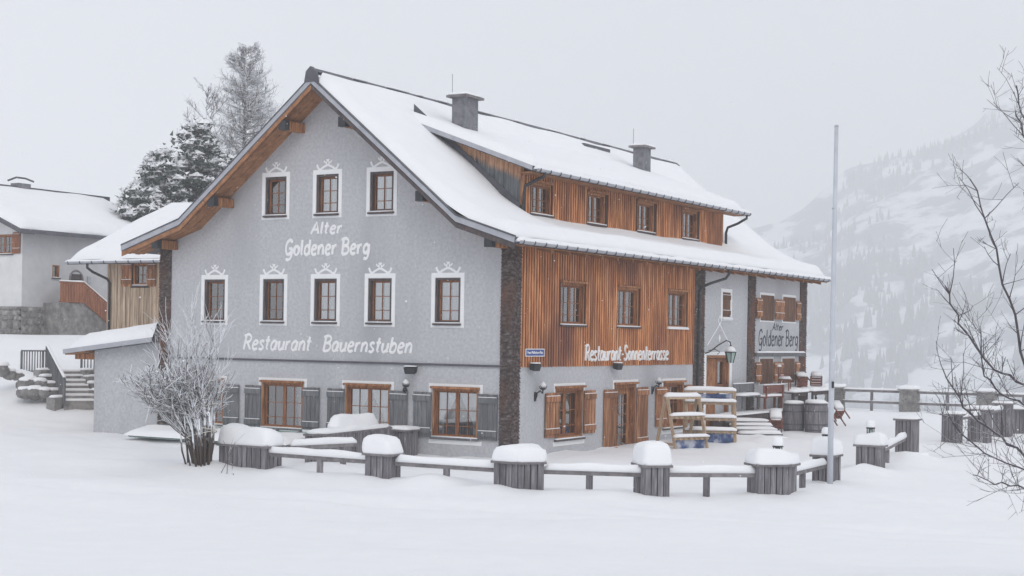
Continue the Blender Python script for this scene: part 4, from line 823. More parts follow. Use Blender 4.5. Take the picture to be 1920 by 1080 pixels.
# ski racks
def rack(u, v, w, dpt, h, rz, label, z=GZ, banner_top=True, rails=(.35, .75, 1.25)):
    x, y = gp(u, v, z); z0 = tz(x, y)-.05; o = thing('ski_rack', label, 'ski rack', (x, y, z0), 'wooden ski racks outside the door'); m = place(x, y, z0, rz)
    for sx in (-1, 1):
        for a, b in ((-dpt/2, -.06), (dpt/2, .06)):
            mb = MB(); mb.bar(m @ Vector((sx*w/2, a, 0)), m @ Vector((sx*w/2, b, h)), .085, .07, up=(0, 1, 0)); mb.build('post', 'new_wood', o)
        tbox(o, 'foot_tie', 'new_wood', m, sx*w/2-.03, sx*w/2+.03, -dpt/2, dpt/2, .12, .2)
    for i, zz in enumerate(rails):
        yy = -dpt/2*(1-zz/h)-.05; tbox(o, 'cross_rail', 'new_wood', m, -w/2-.05, w/2+.05, yy-.05, yy+.03, zz, zz+.09)
        for k in range(6): tbox(o, 'peg', 'new_wood', m, -w/2+.1+k*(w-.2)/5-.025, -w/2+.1+k*(w-.2)/5+.025, yy-.16, yy-.05, zz+.02, zz+.06)
        snow_ridge(m @ Vector((-w/2-.05, yy-.04, zz+.09)), m @ Vector((w/2+.05, yy-.04, zz+.09)), .15, .11, 'rail_snow', o, seed=zz)
    tbox(o, 'top_rail', 'new_wood', m, -w/2-.06, w/2+.06, -.07, .07, h, h+.07); snow_ridge(m @ Vector((-w/2-.06, 0, h+.07)), m @ Vector((w/2+.06, 0, h+.07)), .17, .13, 'top_snow', o)
    tbox(o, 'banner', 'banner', m, -w/2+.05, w/2-.05, -dpt/2+.06, -dpt/2+.075, .02, .34)
    if banner_top: tbox(o, 'banner', 'banner', m, -w/2+.05, w/2-.05, -.05, -.03, rails[-1]+.12, h-.03)
rack(1330, 822, 1.55, 1.0, 1.62, R(28), 'fresh spruce ski rack with blue banners and snow on every rail')
rack(1278, 826, 1.25, 1.0, 1.55, R(62), 'fresh spruce ski rack standing against the red shutters', rails=(.30, .95), banner_top=False)
# ------------------------------------------------------------------ railing with stone pillars along the terrace edge
def stone_mass(o, x0, x1, y0, y1, z0, z1, size=(.22, .10), name='stonework', seed=0):
    """coursed rubble: stones as real blocks round a core"""
    rr = random.Random(seed); mb = MB(); z = z0
    while z < z1-.02:
        h = min(rr.uniform(.7, 1.3)*size[1], z1-z)
        for ax in range(4):
            L = (x1-x0) if ax % 2 == 0 else (y1-y0); u = 0
            while u < L-.02:
                w = min(rr.uniform(.6, 1.5)*size[0], L-u); d = rr.uniform(.0, .035); g_ = .008
                a, b = u+g_, u+w-g_
                if ax == 0: q = (x0+a, x0+b, y0-d, y0+.08)
                elif ax == 2: q = (x0+a, x0+b, y1-.08, y1+d)
                elif ax == 1: q = (x1-.08, x1+d, y0+a, y0+b)
                else: q = (x0-d, x0+.08, y0+a, y0+b)
                mb.box(*q, z+g_, z+h-g_); u += w
        z += h
    s_ = mb.build(name, 'stone', o); s_['kind'] = 'stuff'; MB().box(x0+.02, x1-.02, y0+.02, y1-.02, z0, z1-.01).build('mortar_core', 'mortar', o)
YF = 39.0; px = [gab(u, 770, YF).x for u in (1565, 1705, 1850, 1990)]
for i, x in enumerate(px):
    o = thing('stone_pillar', ['stone pillar behind the far tables', 'stone pillar with flat snow cap between two bays of far railing', 'stone pillar rising behind the tall planters', 'stone pillar at the far right end of the railing'][i], 'pillar', (x, YF, 0), 'stone pillars of the far railing')
    stone_mass(o, x-.40, x+.40, YF-.40, YF+.40, -.6, 1.08, seed=i); MB().box(x-.48, x+.48, YF-.48, YF+.48, 1.08, 1.14).build('cap_slab', 'stone', o)
    snow_pillow([(x-.47, YF-.47), (x+.47, YF-.47), (x+.47, YF+.47), (x-.47, YF+.47)], 1.141, .16, 'snow_cap', o, bulge=.01)
for i in range(3):
    a, b = px[i]+.42, px[i+1]-.42; o = thing('railing', ['two bar railing bay between the first two stone pillars', 'two bar railing bay in front of the valley haze', 'two bar railing bay behind the tall planters'][i], 'railing', ((a+b)/2, YF, 0), 'far railing bays')
    for z in (.42, .98): MB().box(a, b, YF-.05, YF+.05, z-.06, z+.06).build('bar', 'grey_rail', o); snow_ridge((a, YF, z+.06), (b, YF, z+.06), .12, .10 if z > .5 else .04, 'snow_cap', o)
    MB().box((a+b)/2-.06, (a+b)/2+.06, YF-.065, YF+.065, -.5, .92).build('post', 'grey_wood', o)

# ------------------------------------------------------------------ lean-to and timber annex left of the gable
o = thing('lean_to', 'low grey plastered lean-to with snowy shed roof beside the shingled post', 'shed', (-14.7, 1.5, .1))
def lz(x): return 3.08+.115*(x+13.17)
mb = MB(); mb.add([(-16.15, .06, -.6), (-13.2, .06, -.6), (-13.2, .06, lz(-13.2)), (-16.15, .06, lz(-16.15)), (-16.15, 4.5, -.6), (-16.15, 4.5, lz(-16.15))], [(0, 1, 2, 3), (0, 3, 5, 4)]); mb.build('wall', 'plaster', o, fix=False)
r = MB().prism([(-17.2, -.32, lz(-17.2)), (-13.22, -.32, lz(-13.22)), (-13.22, -.32, lz(-13.22)+.14), (-17.2, -.32, lz(-17.2)+.14)], (0, 0, 0), (0, 5, 0)).build('roof', 'metal', o)
MB().prism([(-17.2, -.35, lz(-17.2)+.0), (-13.22, -.35, lz(-13.22)+.0), (-13.22, -.35, lz(-13.22)+.15), (-17.2, -.35, lz(-17.2)+.15)], (0, 0, 0), (0, .028, 0)).build('verge_board', 'verge', r)
MB().prism([(-17.15, -.30, lz(-17.15)-.04), (-16.2, -.30, lz(-16.2)-.04), (-16.2, -.30, lz(-16.2)-.003), (-17.15, -.30, lz(-17.15)-.003)], (0, 0, 0), (0, 4.7, 0)).build('soffit', 'soffit', r)
MB().box(-17.1, -16.1, .1, .26, lz(-17)-.20, lz(-17)-.02).build('purlin', 'wood', o)
snow_sheet(-17.12, -13.22, -.28, 4.5, lambda a, b: lz(a)+.14, .46, 40, 24, r, 21, edge=(.9, 0, .12, .2))
an = thing('timber_annex', 'pale boarded annex with snowy roof and open shutters behind the lean-to', 'building', (-17, 7, 1))
TA = lambda u, n, z: (u, 5.0-n, z)
wl = wall(TA, -20.6, -13.2, -.5, lambda u: 6.05, [], [(-19.30, -18.57, 5.10, 5.94)], 'boarded_wall', 'clad_back', an)
u = -20.6
while u < -15.5:
    w = random.uniform(.10, .15)
    for a, b in ([(-.4, 6.05)] if u+w < -19.36 or u > -18.5 else [(-.4, 5.02)]): MB(TA).box(u+.008, u+w-.008, .002, random.choice((.02, .045)), a, b).build('board', 'annex_wood', wl)
    u += w
wall(lambda u, n, z: (-20.6-n, u, z), 5.0, 11, -.5, lambda u: 6.05+(u-5)*.45 if u < 9.2 else 6.05+(13.4-u)*.45, [9.2], [], 'side_wall', 'annex_wood', an)
window(TA, an, -19.30, -18.57, 5.10, 5.94, rec=.08, leaves=1, cols=2, rows=(.5,), cas='wood', seed=90)
shutter(TA, an, -19.86, -19.34, 5.06, 5.97, 'shutter_red', 3); shutter(TA, an, -18.53, -18.12, 5.06, 5.97, 'shutter_red', 3)
MB(TA).box(-18.9, -18.0, .02, .06, 3.42, 3.60).build('lower_shutter', 'balustrade', an)
ar = MB().prism([(-22.1, 4.35, 6.02), (-22.1, 9.2, 8.2), (-22.1, 14, 6.05), (-22.1, 14, 5.9), (-22.1, 9.2, 8.05), (-22.1, 4.35, 5.88)], (0, 0, 0), (8.9, 0, 0)).build('roof', 'metal', an)
MB().box(-22.05, -13.3, 4.4, 5.0, 5.93, 5.955).build('eave_soffit', 'soffit', ar)
snow_sheet(-22.02, -13.2, 4.42, 9.3, lambda a, b: 6.03+(b-4.35)*.45, .34, 40, 36, ar, 31, edge=(.5, 0, .3, 0))
gt = halfpipe(lambda u, n, z: (u, 4.28-n, 5.98+z), -22.1, -13.4, .08, 'gutter', ar); snow_ridge((-22.05, 4.28, 5.96), (-13.5, 4.28, 5.96), .14, .10, 'gutter_snow', gt)
MB().tube([(-20.95, 4.28, 5.92), (-20.95, 4.28, 5.75), (-20.85, 4.45, 5.6), (-20.5, 4.85, 5.35), (-20.42, 4.9, 5.2), (-20.42, 4.9, 1.0)], .05, 8).build('downpipe', 'iron', an, True)

# ------------------------------------------------------------------ neighbouring house up the slope
hs = thing('alpine_house', 'white and grey rendered house on a fieldstone base with snowy roof up the slope', 'house', (-40, 19, 3.1))
HX, HY, HE = -35.4, 14.0, 23.4
TH = lambda u, n, z: (HX+n, u, z); TF = lambda u, n, z: (u, HY-n, z)
dh = (17.0, 17.85, 4.55, 6.2)
wall(TH, HY, HE, 4.4, lambda u: 8.25, [], [(15.88, 16.32, 5.96, 6.58), dh], 'side_wall', 'house_grey', hs)
gwn = [gab(0, 440, HY), gab(24, 476, HY)]
wall(TF, -44.6, HX, 4.4, lambda x: 8.25+(4.6-abs(x+40))*.42, [-40], [(gwn[0].x-.4, gwn[1].x, gwn[1].z, gwn[0].z)], 'gable_wall', 'house_white', hs)
w = window(TH, hs, 15.88, 16.32, 5.96, 6.58, rec=.1, cols=1, rows=(), cas='wood', cw=.05, seed=4, sw=.04, curtain=0)
w = window(TF, hs, gwn[0].x-.4, gwn[1].x, gwn[1].z, gwn[0].z, rec=.08, leaves=2, cols=2, rows=(.5,), cas='wood', seed=5, curtain=1)
shutter(TF, hs, gwn[1].x+.03, gwn[1].x+.55, gwn[1].z, gwn[0].z+.1, 'balustrade', 3)
dr = MB(TH).box(17.05, 17.80, -.16, -.10, 4.55, 6.1).build('door', 'casing', hs)
mb = MB(TH); P = [(17.0+.0, 4.55), (17.0, 5.95)] + [(17.425-.425*cos(k*pi/10), 5.95+.42*sin(k*pi/10)) for k in range(11)] + [(17.85, 5.95), (17.85, 4.55)]
mb.tube([(p[0], .01, p[1]) for p in P], .05, 6); mb.build('arch_frame', 'grey_rail', dr); mb = MB(TH); mb.add([(17.0, -.12, 5.9)]+[(17.425-.425*cos(k*pi/10), -.05, 5.95+.42*sin(k*pi/10)) for k in range(11)]+[(17.85, -.12, 5.9)], [tuple(range(13))]); mb.build('arch_panel', 'casing', dr, fix=False)
MB(TH).box(18.15, 18.35, 0, .08, 5.75, 6.1).build('meter_box', 'verge', hs)
def stone_face(T, u0, u1, z0, ztop, parent, size=.34, seed=1, holes=()):
    rr = random.Random(seed); b = MB(T); b.box(u0, u1, -.1, .05, z0, ztop).build('mortar', 'mortar', parent); z = z0
    while z < ztop-.05:
        h = min(rr.uniform(.7, 1.25)*size, ztop-z); u = u0-rr.uniform(0, .2)
        while u < u1:
            w = rr.uniform(.7, 1.7)*size; a, c = max(u0, u)+.015, min(u1, u+w)-.015; u += w
            if c-a < .06 or any(a < q[1] and c > q[0] and z < q[3] and z+h > q[2] for q in holes): continue
            n = 7; cu, cz = (a+c)/2, z+h/2; vs = []
            for f, nn in ((1, .04), (.92, .09), (.55, .12)):
                for k in range(n):
                    an_ = 2*pi*k/n+.3; e = abs(cos(an_))**.5*(1 if cos(an_) > 0 else -1), abs(sin(an_))**.5*(1 if sin(an_) > 0 else -1); j = rr.uniform(.88, 1.05)
                    vs.append((cu+(c-a)/2*e[0]*f*j, nn+rr.uniform(-.01, .02), cz+(h/2-.012)*e[1]*f*j))
            MB(T).add(vs, [(i*n+k, i*n+(k+1) % n, (i+1)*n+(k+1) % n, (i+1)*n+k) for i in range(2) for k in range(n)] + [tuple(range(2*n, 3*n))]).build('stone', 'stone', parent, True)
        z += h
base = MB(TH).box(HY, HE, -.2, .02, 2.6, 4.45).build('stone_base', 'mortar', hs)
bw = [gab(95, 590, HY).x]; stone_face(TH, HY-.05, 18.4, 2.75, 4.5, base, seed=2, holes=[(15.95, 16.75, 3.55, 4.2)])
stone_face(TF, -40.2, HX+.06, 2.75, 4.5, base, seed=3)
MB(TH).box(15.98, 16.72, .0, .03, 3.58, 4.18).build('cellar_window', 'dark', base)
# house roof
def hz(x): return 8.12+(4.6+.85-abs(x+40))*.40
HP = [(-45.45, hz(-45.45)), (-40, hz(-40)), (-34.55, hz(-34.55))]
hr = MB().prism([(x, HY-.9, z) for x, z in HP] + [(x, HY-.9, z-.18) for x, z in HP[::-1]], (0, 0, 0), (0, HE-HY+1.6, 0)).build('roof', 'metal', hs)
for (x0, z0), (x1, z1) in zip(HP, HP[1:]): MB().prism([(x0, HY-.88, z0-.184), (x1, HY-.88, z1-.184), (x1, HY-.88, z1-.21), (x0, HY-.88, z0-.21)], (0, 0, 0), (0, .85, 0)).build('soffit', 'casing', hr)
snow_sheet(-39.95, -34.62, HY-.82, HE+.62, lambda a, b: hz(a), .42, 30, 40, hr, 41, edge=(0, .3, .3, .4)); snow_sheet(-45.4, -40.05, HY-.82, HE+.62, lambda a, b: hz(a), .42, 30, 40, hr, 42, edge=(.3, 0, .3, .4))
MB().box(-40.15, -39.85, HY-.8, HE+.6, hz(-40)+.05, hz(-40)+.45).build('ridge_cap', 'metal', hr)
c = lon_y = 17.2
ch = MB().box(-40.4, -39.8, 17.6, 18.4, hz(-40)-.2, hz(-40)+.62).build('chimney', 'concrete', hs); MB().tube([(-40.5, 17.5, hz(-40)+.75), (-40.1, 17.7, hz(-40)+.92), (-40.1, 18.3, hz(-40)+.92), (-39.7, 18.5, hz(-40)+.75)], .05, 6).build('hood', 'metal', ch)
# balcony stair at the house
TS = lambda u, n, z: (-34.15+n, u, z)
MB().box(-35.35, -34.2, 15.3, 17.0, 2.8, 4.72).build('stair_landing', 'stone', hs); st_ = MB().prism([(-35.35, 17.0, 2.8), (-35.35, 17.0, 4.72), (-35.35, 19.2, 3.3), (-35.35, 19.2, 2.8)], (0, 0, 0), (1.15, 0, 0)).build('outer_stair', 'stone', hs)
bl = MB(TS).tube([(15.22, 0, 5.72), (16.75, 0, 5.72), (19.0, 0, 4.35)], .05, 6).build('balustrade', 'balustrade', hs)
MB(TS).tube([(15.22, 0, 4.78), (16.75, 0, 4.78), (19.0, 0, 3.45)], .04, 6).build('bottom_rail', 'balustrade', bl); snow_ridge(TS(15.22, 0, 5.76), TS(16.75, 0, 5.76), .12, .07, 'rail_snow', bl); snow_ridge(TS(16.75, 0, 5.76), TS(19.0, 0, 4.39), .12, .07, 'rail_snow', bl)
u = 15.25
while u < 18.95:
    d = 0 if u < 16.75 else (u-16.75)*.605; MB(TS).box(u, u+.15, -.015, .015, 4.80-d-(.05 if d else 0), 5.68-d-(.05 if d else 0)).build('baluster_board', 'balustrade', bl); u += .175

# ------------------------------------------------------------------ garden steps with railing
A = at(152, 750, 58.5); B = at(118, 690, 63.0); A.z = .55; B.z = 1.75
dirn = Vector((B.x-A.x, B.y-A.y, 0)); Ls = dirn.length; dirn.normalize(); sd = Vector((dirn.y, -dirn.x, 0))
if sd.dot(RT) < 0: sd = -sd
o = thing('garden_steps', 'snowy stone steps with dark railing climbing the slope left of the lean-to', 'steps', (A.x, A.y, A.z))
Wd = .62
for k in range(7):
    p = A+dirn*(Ls*k/7); z0 = A.z+(B.z-A.z)*(k+1)/7
    mb = MB(); q = [p-sd*Wd, p+sd*Wd, p+sd*Wd+dirn*(Ls/7+.25), p-sd*Wd+dirn*(Ls/7+.25)]; mb.prism([(v.x, v.y, z0-.5) for v in q], (0, 0, 0), (0, 0, .45)); t_ = mb.build('step', 'stone', o)
    mb = MB(); q = [p-sd*Wd*.98+dirn*.03, p+sd*Wd*.98+dirn*.03, p+sd*Wd*.98+dirn*(Ls/7+.25), p-sd*Wd*.98+dirn*(Ls/7+.25)]; mb.prism([(v.x, v.y, z0-.049) for v in q], (0, 0, 0), (0, 0, .07)); mb.build('step_snow', 'snow', t_)
for sgn in (-1, 1):
    p0 = A+sd*(sgn*Wd*1.05)-dirn*.1; p1_ = B+sd*(sgn*Wd*1.05)
    if sgn < 0:
        h = 1.0; r_ = MB().bar(p0+UP*h, p1_+UP*h, .08, .06).build('handrail', 'shutter_grey', o); snow_ridge(p0+UP*(h+.03), p1_+UP*(h+.03), .11, .06, 'rail_snow', r_)
        MB().bar(p0+UP*.12, p1_+UP*.12, .05, .05).build('bottom_rail', 'shutter_grey', o)
        for k in range(19): q = p0.lerp(p1_, k/18); MB().bar(q+UP*.05, q+UP*(h-.02), .035 if k % 18 else .08).build('baluster', 'shutter_grey', o)
    for k in range(5):
        q = p0.lerp(p1_, (k+.5)/5)+sd*(sgn*.22); MB().box(q.x-.22, q.x+.22, q.y-.3, q.y+.3, 0.0, q.z+.12).build('flank_stone', 'stone', o)
        snow_pillow([(q.x-.2, q.y-.28), (q.x+.2, q.y-.28), (q.x+.2, q.y+.28), (q.x-.2, q.y+.28)], q.z+.12, .1, 'flank_snow', o, n=20)
def fence_run(p, q, label, hgt=.95):
    p, q = Vector(p), Vector(q); o = thing('terrace_railing', label, 'railing', ((p+q)/2), 'dark railings on the garden terrace'); L = (q-p).length
    r_ = MB().bar(p+UP*hgt, q+UP*hgt, .08, .06).build('handrail', 'shutter_grey', o); snow_ridge(p+UP*(hgt+.03), q+UP*(hgt+.03), .12, .07, 'rail_snow', r_); MB().bar(p+UP*.1, q+UP*.1, .05, .05).build('bottom_rail', 'shutter_grey', o)
    n = int(L/.16)
    for k in range(n+1): c = p.lerp(q, k/n); MB().bar(c+UP*(.0 if k % 8 else -.4), c+UP*(hgt-.02), .035 if k % 8 else .07).build('baluster', 'shutter_grey', o)
BL = B-sd*.7; fence_run(at(40, 700, 63.5), Vector((BL.x, BL.y, at(40, 700, 63.5).z+.02)), 'dark baluster railing above the dry stone wall left of the steps')
fence_run(Vector((B.x+sd.x*.75, B.y+sd.y*.75, B.z-.05)), at(182, 700, 64), 'dark baluster railing right of the steps, ending behind the lean-to')
def boulder(p, r, label, group='snow topped boulders', sq=.75):
    o = thing('boulder', label, 'rock', (p.x, p.y, p.z), group); mb = MB(); n, m = 12, 7; vs = []
    for i in range(m+1):
        for j in range(n):
            th, ph = pi*i/m, 2*pi*j/n; d = Vector((sin(th)*cos(ph), sin(th)*sin(ph), cos(th)*sq)); k = r*(1+.35*nz(d.x*1.4+p.x, d.y*1.4+p.y, d.z*1.4)); vs.append(tuple(p+d*k))
    mb.add(vs, [(i*n+j, i*n+(j+1) % n, (i+1)*n+(j+1) % n, (i+1)*n+j) for i in range(m) for j in range(n)]); mb.build('rock', 'stone', o, True)
    snow_pillow([(p.x+r*.85*cos(k*pi/6), p.y+r*.85*sin(k*pi/6)) for k in range(12)], p.z+r*sq*.55, r*.45, 'snow_cap', o, n=24, seed=p.x)
for k, (u, v, t, r, lb) in enumerate(((2, 693, 60, .38, 'boulder with snow hood at the left end of the slope'), (18, 702, 60.5, .30, 'small boulder with snow hood next to the railing'), (33, 705, 61, .25, 'smallest boulder under the railing'), (52, 722, 59.5, .42, 'upper round stone of the dry wall beside the steps'), (74, 722, 59.5, .34, 'second upper stone of the dry wall beside the steps'),
                              (47, 737, 59, .33, 'lower stone of the dry wall, left'), (64, 738, 59, .36, 'lower stone of the dry wall, middle'), (82, 738, 59, .3, 'lower stone of the dry wall next to the steps'))):
    boulder(at(u, v, t), r, lb)

# ------------------------------------------------------------------ trees
def grow(mb, p, d, L, r, depth, rr, spread=.6, up=.12, kids=3, n=4, taper=.55, seg=4, wob=.18, minr=.006):
    pts = [p]; rad = [r]; q = p.copy(); dd = d.normalized()
    for i in range(seg):
        dd = (dd + Vector((rr.uniform(-wob, wob), rr.uniform(-wob, wob), rr.uniform(-wob, wob)+up))).normalized(); q = q+dd*(L/seg); pts.append(q.copy()); rad.append(max(minr*.7, r*(1-(1-taper)*(i+1)/seg)))
    mb.tube(pts, rad, n, cap=False)
    if depth > 0:
        for k in range(kids):
            f = rr.uniform(.25, 1.0); i = min(seg-1, int(f*seg)); s_ = pts[i].lerp(pts[i+1], f*seg-i)
            side = Vector((rr.uniform(-1, 1), rr.uniform(-1, 1), rr.uniform(-.5, 1))).normalized()
            nd = (dd*(1-spread)+side*spread).normalized()
            grow(mb, s_, nd, L*rr.uniform(.45, .75), max(minr, rad[i]*.6), depth-1, rr, spread, up, kids, n if depth > 1 else 3, taper, max(2, seg-1), wob, minr)
    return pts
# roped shrub in front of the gable's left corner
bp = gnd(375, 887); rr = random.Random(11)
o = thing('roped_shrub', 'bundled leafless shrub tied with pale rope, snow on every twig', 'shrub', (bp.x, bp.y, ground_z(bp.x, bp.y)))
stems = MB(); twigs = MB()
for k in range(44):
    a = rr.uniform(0, 2*pi); ra = rr.uniform(.05, .34); b = Vector((bp.x+ra*cos(a), bp.y+ra*.7*sin(a), -.1)); out_ = Vector((cos(a), sin(a), 0)); lean = rr.uniform(.0, .22)
    H = rr.uniform(1.2, 1.9); e = b + out_*lean + Vector((rr.uniform(-.1, .1), rr.uniform(-.1, .1), H)) - RT*rr.uniform(0, .18)
    r0 = rr.uniform(.018, .04); m_ = b.lerp(e, .5)+out_*.06
    stems.tube([b, m_, e], [r0, r0*.9, r0*.7], 6)
    for j in range(2):
        d = (e-m_).normalized()*.8 + Vector((rr.uniform(-.4, .4), rr.uniform(-.4, .4), rr.uniform(.2, .9))) - RT*rr.uniform(-.15, .75)
        grow(twigs, m_.lerp(e, rr.uniform(.3, 1)), d, rr.uniform(.55, 1.1), r0*.8, 2, rr, .55, .05, 4, 5, .55, 4, .2, .011)
for k in range(7):                                                      # the limb that leans out to the left
    s_ = Vector((bp.x, bp.y, .75+.12*k)) - RT*.2; d = -RT*1.0 + UP*rr.uniform(.15, .6) + FW*rr.uniform(-.3, .3)
    pts = grow(stems, s_, d, rr.uniform(.9, 1.35), .032, 0, rr, n=6, up=.05)
    for j in range(5): grow(twigs, pts[rr.randint(1, 4)], (pts[-1]-pts[0]).normalized()*.7+Vector((rr.uniform(-.5, .5), rr.uniform(-.5, .5), rr.uniform(-.1, .6))), rr.uniform(.5, .95), .024, 2, rr, .55, .02, 4, 5, .5, 4, .2, .011)
for k in range(6):
    s_ = Vector((bp.x, bp.y, 1.5)) + Vector((rr.uniform(-.3, .3), rr.uniform(-.2, .2), 0)); grow(twigs, s_, UP+Vector((rr.uniform(-.35, .35), rr.uniform(-.3, .3), 0)), rr.uniform(1.1, 1.75), .018, 2, rr, .45, .08, 6, 4, .4, 5, .12, .007)
stems.build('stems', 'bark', o, True, fix=False); twigs.build('twigs', 'twig', o, True, fix=False)
for z0, r_, tl in ((.92, .42, .12), (1.22, .44, -.14), (1.5, .46, .2)):
    MB().tube([(bp.x+r_*cos(k*pi/10), bp.y+r_*.8*sin(k*pi/10), z0+tl*cos(k*pi/10)) for k in range(21)], .013, 5).build('rope', 'rope', o)
for k in range(3):
    grow_p = Vector((bp.x+.9+.25*k, bp.y-.35, -.05)); mb = MB(); grow(mb, grow_p, Vector((.5-.5*k, -.1, .8)), .8, .012, 1, rr, .5, .0, 2, 4)
    tag(mb.build('dry_stalk', 'bark', o, True, fix=False))
# bare tree reaching into the view from the right
o = thing('bare_tree', 'leafless tree with dark thorny branches reaching in beside the terrace', 'tree', (0, 0, 0)); tb = CAM+FW*14+RT*6.0; OFF[o.name] = Vector((tb.x, tb.y, ground_z(tb.x, tb.y))); o.location = OFF[o.name]
trunk = MB(); T0 = OFF[o.name]; trunk.tube([T0-UP*.3, T0+UP*1.0-RT*.05, T0+UP*2.4+RT*.08, T0+UP*4.2-RT*.05, T0+UP*6.0+RT*.1], [.16, .13, .10, .07, .03], 9); trunk.build('trunk', 'bare', o, True)
br = MB(); tw = MB(); rr = random.Random(23)
LIMBS = [([(2080, 960), (1990, 915), (1920, 912), (1868, 905), (1824, 890)], 13.2, .016), ([(2150, 900), (2010, 880), (1920, 852), (1862, 812), (1806, 762), (1768, 690)], 14.2, .024), ([(2150, 850), (2020, 790), (1920, 722), (1862, 690), (1800, 610), (1772, 535)], 14.0, .026),
         ([(2150, 760), (2010, 720), (1925, 690), (1890, 560), (1855, 440), (1820, 335)], 13.6, .026), 
         ([(2150, 560), (2040, 450), (1960, 340), (1925, 270), (1903, 195)], 13.8, .022), ([(2150, 950), (2000, 930), (1925, 880), (1850, 850), (1790, 800), (1765, 770)], 14.6, .018), ([(2150, 470), (2060, 380), (1970, 300), (1918, 225), (1906, 160)], 14.6, .018), ([(2140, 820), (2040, 760), (1940, 770), (1880, 740), (1840, 690), (1838, 610)], 14.3, .018)]
for pts, t, r0 in LIMBS:
    P = [at(u, v, t+rr.uniform(-.15, .15)) for u, v in pts]; P[0] = T0+UP*max(.8, P[0].z-T0.z-.2); Q = []
    for a, b in zip(P, P[1:]):
        for k in range(4): Q.append(a.lerp(b, k/4)+Vector((rr.uniform(-.02, .02), rr.uniform(-.02, .02), rr.uniform(-.02, .02))))
    Q.append(P[-1]); n = len(Q); br.tube(Q, [r0*.6*(1-.8*i/n)+.0024 for i in range(n)], 6)
    for i in range(5, n-1):
        for j in range(1+(i % 2)):
            d = (Q[i+1]-Q[i]).normalized()*.6+Vector((rr.uniform(-.7, .7), rr.uniform(-.7, .7), rr.uniform(-.5, .9))); grow(tw, Q[i], d, rr.uniform(.14, .5), r0*.2, 2, rr, .6, .06, 2, 4, .5, 3, .2, .0022)
br.build('limbs', 'bare', o, True, fix=False); tw.build('twigs', 'bare', o, True, fix=False)
# snow-laden pines and bare larches behind the annex
def pine(u, vtop, t, vbase, w, label, seed):
    rr = random.Random(seed); top = at(u, vtop, t); zb = ground_z(top.x, top.y); H = top.z-zb; o = thing('snowy_pine', label, 'tree', (top.x, top.y, zb), 'snow laden pines behind the annex')
    MB().tube([(top.x, top.y, zb-.3), (top.x, top.y, zb+H*.5), (top.x, top.y, top.z)], [.26, .16, .02], 8).build('trunk', 'bark', o, True)
    gr, sn, lm = MB(), MB(), MB()
    def clump(c, r, mb, n, flat=.6):
        for _ in range(n):
            a = Vector((rr.gauss(0, 1), rr.gauss(0, 1), rr.gauss(0, flat)))*r*.5; d = Vector((rr.uniform(-1, 1), rr.uniform(-1, 1), rr.uniform(-.2, .8))).normalized()*r*rr.uniform(.4, .8); e = d.cross(Vector((rr.uniform(-1, 1), rr.uniform(-1, 1), 1))).normalized()*r*.22
            mb.add([tuple(c+a-e), tuple(c+a+e), tuple(c+a+d)], [(0, 1, 2)])
    K = int(H*11)
    for k in range(K):
        f = (k+rr.random())/K; z = zb+H*(.10+.9*f); L = 1.45*w*(1-f)**.8*rr.uniform(.6, 1.12)+.3; a = rr.uniform(0, 2*pi); tip = Vector((top.x+L*cos(a), top.y+L*sin(a), z+L*rr.uniform(-.05, .30))); b = Vector((top.x, top.y, z)); lm.tube([b, b.lerp(tip, .5)-UP*.05*L, tip], [.05, .03, .012], 4, cap=False)
        m = max(4, int(L*5))
        for j in range(m):
            c = b.lerp(tip, .3+.7*(j+rr.random())/m)+Vector((rr.gauss(0, .16), rr.gauss(0, .16), rr.gauss(0, .08))); clump(c, .44, gr, 15)
            if rr.random() < .9: snow_c = c+UP*.2; clump(snow_c, .40, sn, 20, .35)
            if rr.random() < .95:
                n_ = 6; R_ = rr.uniform(.2, .42); q = c+UP*.2; sn.add([tuple(q+UP*R_*.6)]+[tuple(q+Vector((R_*cos(i_*pi/3+k)*rr.uniform(.7, 1.3), R_*sin(i_*pi/3+k)*rr.uniform(.7, 1.3), -.02))) for i_ in range(n_)], [(0, 1+i_, 1+(i_+1) % n_) for i_ in range(n_)])
    lm.build('limbs', 'bark', o, True, fix=False); gr.build('needles', 'needles', o, fix=False); sn.build('branch_snow', 'snow', o, fix=False)
pine(372, 238, 84, 430, 2.5, 'tallest snow laden pine beside the bare larches', 1); pine(305, 292, 82, 430, 2.3, 'middle snow laden pine of the group', 2); pine(258, 362, 80, 430, 1.7, 'lowest snow laden pine next to the neighbouring house', 3); pine(415, 300, 86, 430, 2.0, 'snow laden pine in front of the bare larches', 4)
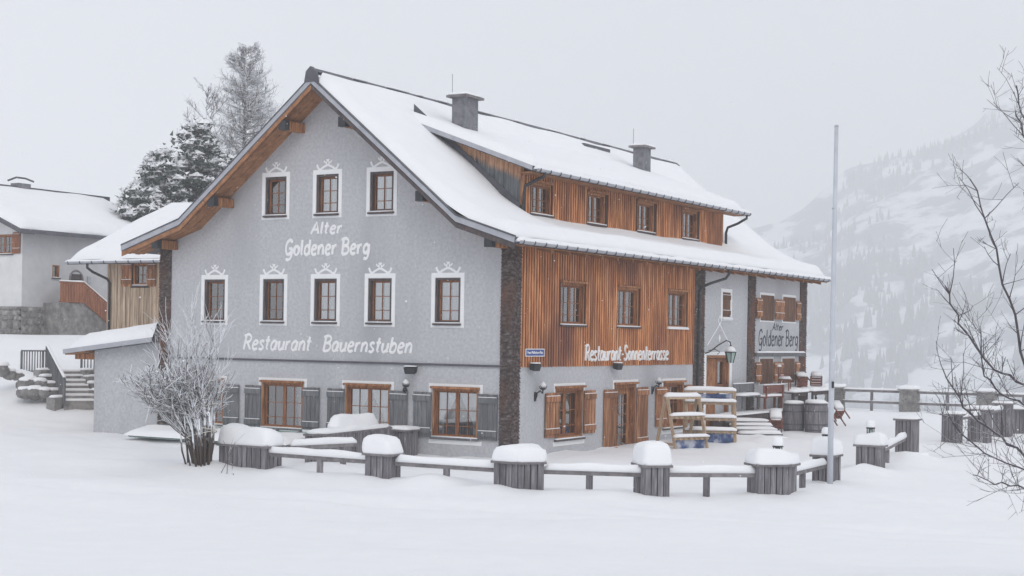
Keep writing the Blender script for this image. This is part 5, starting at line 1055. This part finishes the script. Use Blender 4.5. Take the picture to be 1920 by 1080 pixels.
def larch(u, vtop, t, w, label, seed, n=110, up=.25):
    rr = random.Random(seed); top = at(u, vtop, t); zb = ground_z(top.x, top.y); H = top.z-zb; o = thing('bare_larch', label, 'tree', (top.x, top.y, zb), 'bare frosted larches behind the annex')
    MB().tube([(top.x, top.y, zb-.3), (top.x+.1, top.y, zb+H*.4), (top.x-.05, top.y, zb+H*.75), (top.x, top.y, top.z)], [.28, .2, .1, .015], 8).build('trunk', 'bark', o, True)
    lm, tw = MB(), MB()
    for k in range(n):
        f = (k+rr.random())/n; f = .2+.8*f; b = Vector((top.x, top.y, zb+H*f)); L = w*(1.05-f)**(.8 if up < .5 else .5)*rr.uniform(.65, 1.15)+.3; a = rr.uniform(0, 2*pi); d = Vector((cos(a), sin(a), rr.uniform(-.12, .18)+up*f))
        pts = grow(lm, b, d, L, .045*(1.15-f)+.012, 0, rr, n=4, up=.06, seg=5, wob=.1)
        for j in range(17):
            s_ = pts[rr.randint(1, 5)]; dd = (pts[-1]-pts[0]).normalized()+Vector((rr.uniform(-.8, .8), rr.uniform(-.8, .8), rr.uniform(-.6, .5))); grow(tw, s_, dd, rr.uniform(.3, .9)*min(1, L*.6), .02, 1, rr, .6, .0, 3, 3, .6, 3, .2, .008)
    lm.build('limbs', 'frost', o, True, fix=False); tw.build('twigs', 'frost', o, fix=False)
larch(462, 92, 90, 3.9, 'tall conical bare larch frosted white behind the roof', 5, 300); larch(388, 172, 88, 2.6, 'spreading bare tree leaning over the pines', 6, 46, .9)

# ------------------------------------------------------------------ haze: the snowy air
hb = MB().box(-2000, 2000, -2000, 2050, -260, 352).build('haze', 'snow', None)
hm = bpy.data.materials.new('snowy_air'); hm.use_nodes = True; n_ = hm.node_tree.nodes; n_.remove(n_['Principled BSDF'])
pv = n_.new('ShaderNodeVolumePrincipled'); pv.inputs['Color'].default_value = (0.985, 0.992, 1.0, 1); pv.inputs['Density'].default_value = 0.0012; pv.inputs['Anisotropy'].default_value = 0.0
hm.node_tree.links.new(pv.outputs[0], n_['Material Output'].inputs['Volume']); hb.data.materials.clear(); hb.data.materials.append(hm); tag(hb, 'pale snowy haze filling the valley air', 'haze', kind='stuff')

# ------------------------------------------------------------------ snowflakes drifting over the terrace
g = MB(); rr = random.Random(77)
for k in range(7000):
    p = Vector((rr.uniform(-22, 26), rr.uniform(-32, 26), rr.uniform(.4, 13))); r = rr.uniform(.005, .011); a = Vector((rr.uniform(-1, 1), rr.uniform(-1, 1), rr.uniform(-1, 1))).normalized()*r; b = a.orthogonal().normalized()*r; c = a.cross(b).normalized()*r*.6
    if (p-CAM).length < 7: continue
    g.add([tuple(q) for q in (p+a, p+b, p-a, p-b, p+c, p-c)], [(0, 1, 4), (1, 2, 4), (2, 3, 4), (3, 0, 4), (1, 0, 5), (2, 1, 5), (3, 2, 5), (0, 3, 5)])
tag(g.build('falling_snow', 'snow', None, fix=False), 'fine snowflakes drifting through the air over the terrace', 'snow', kind='stuff')
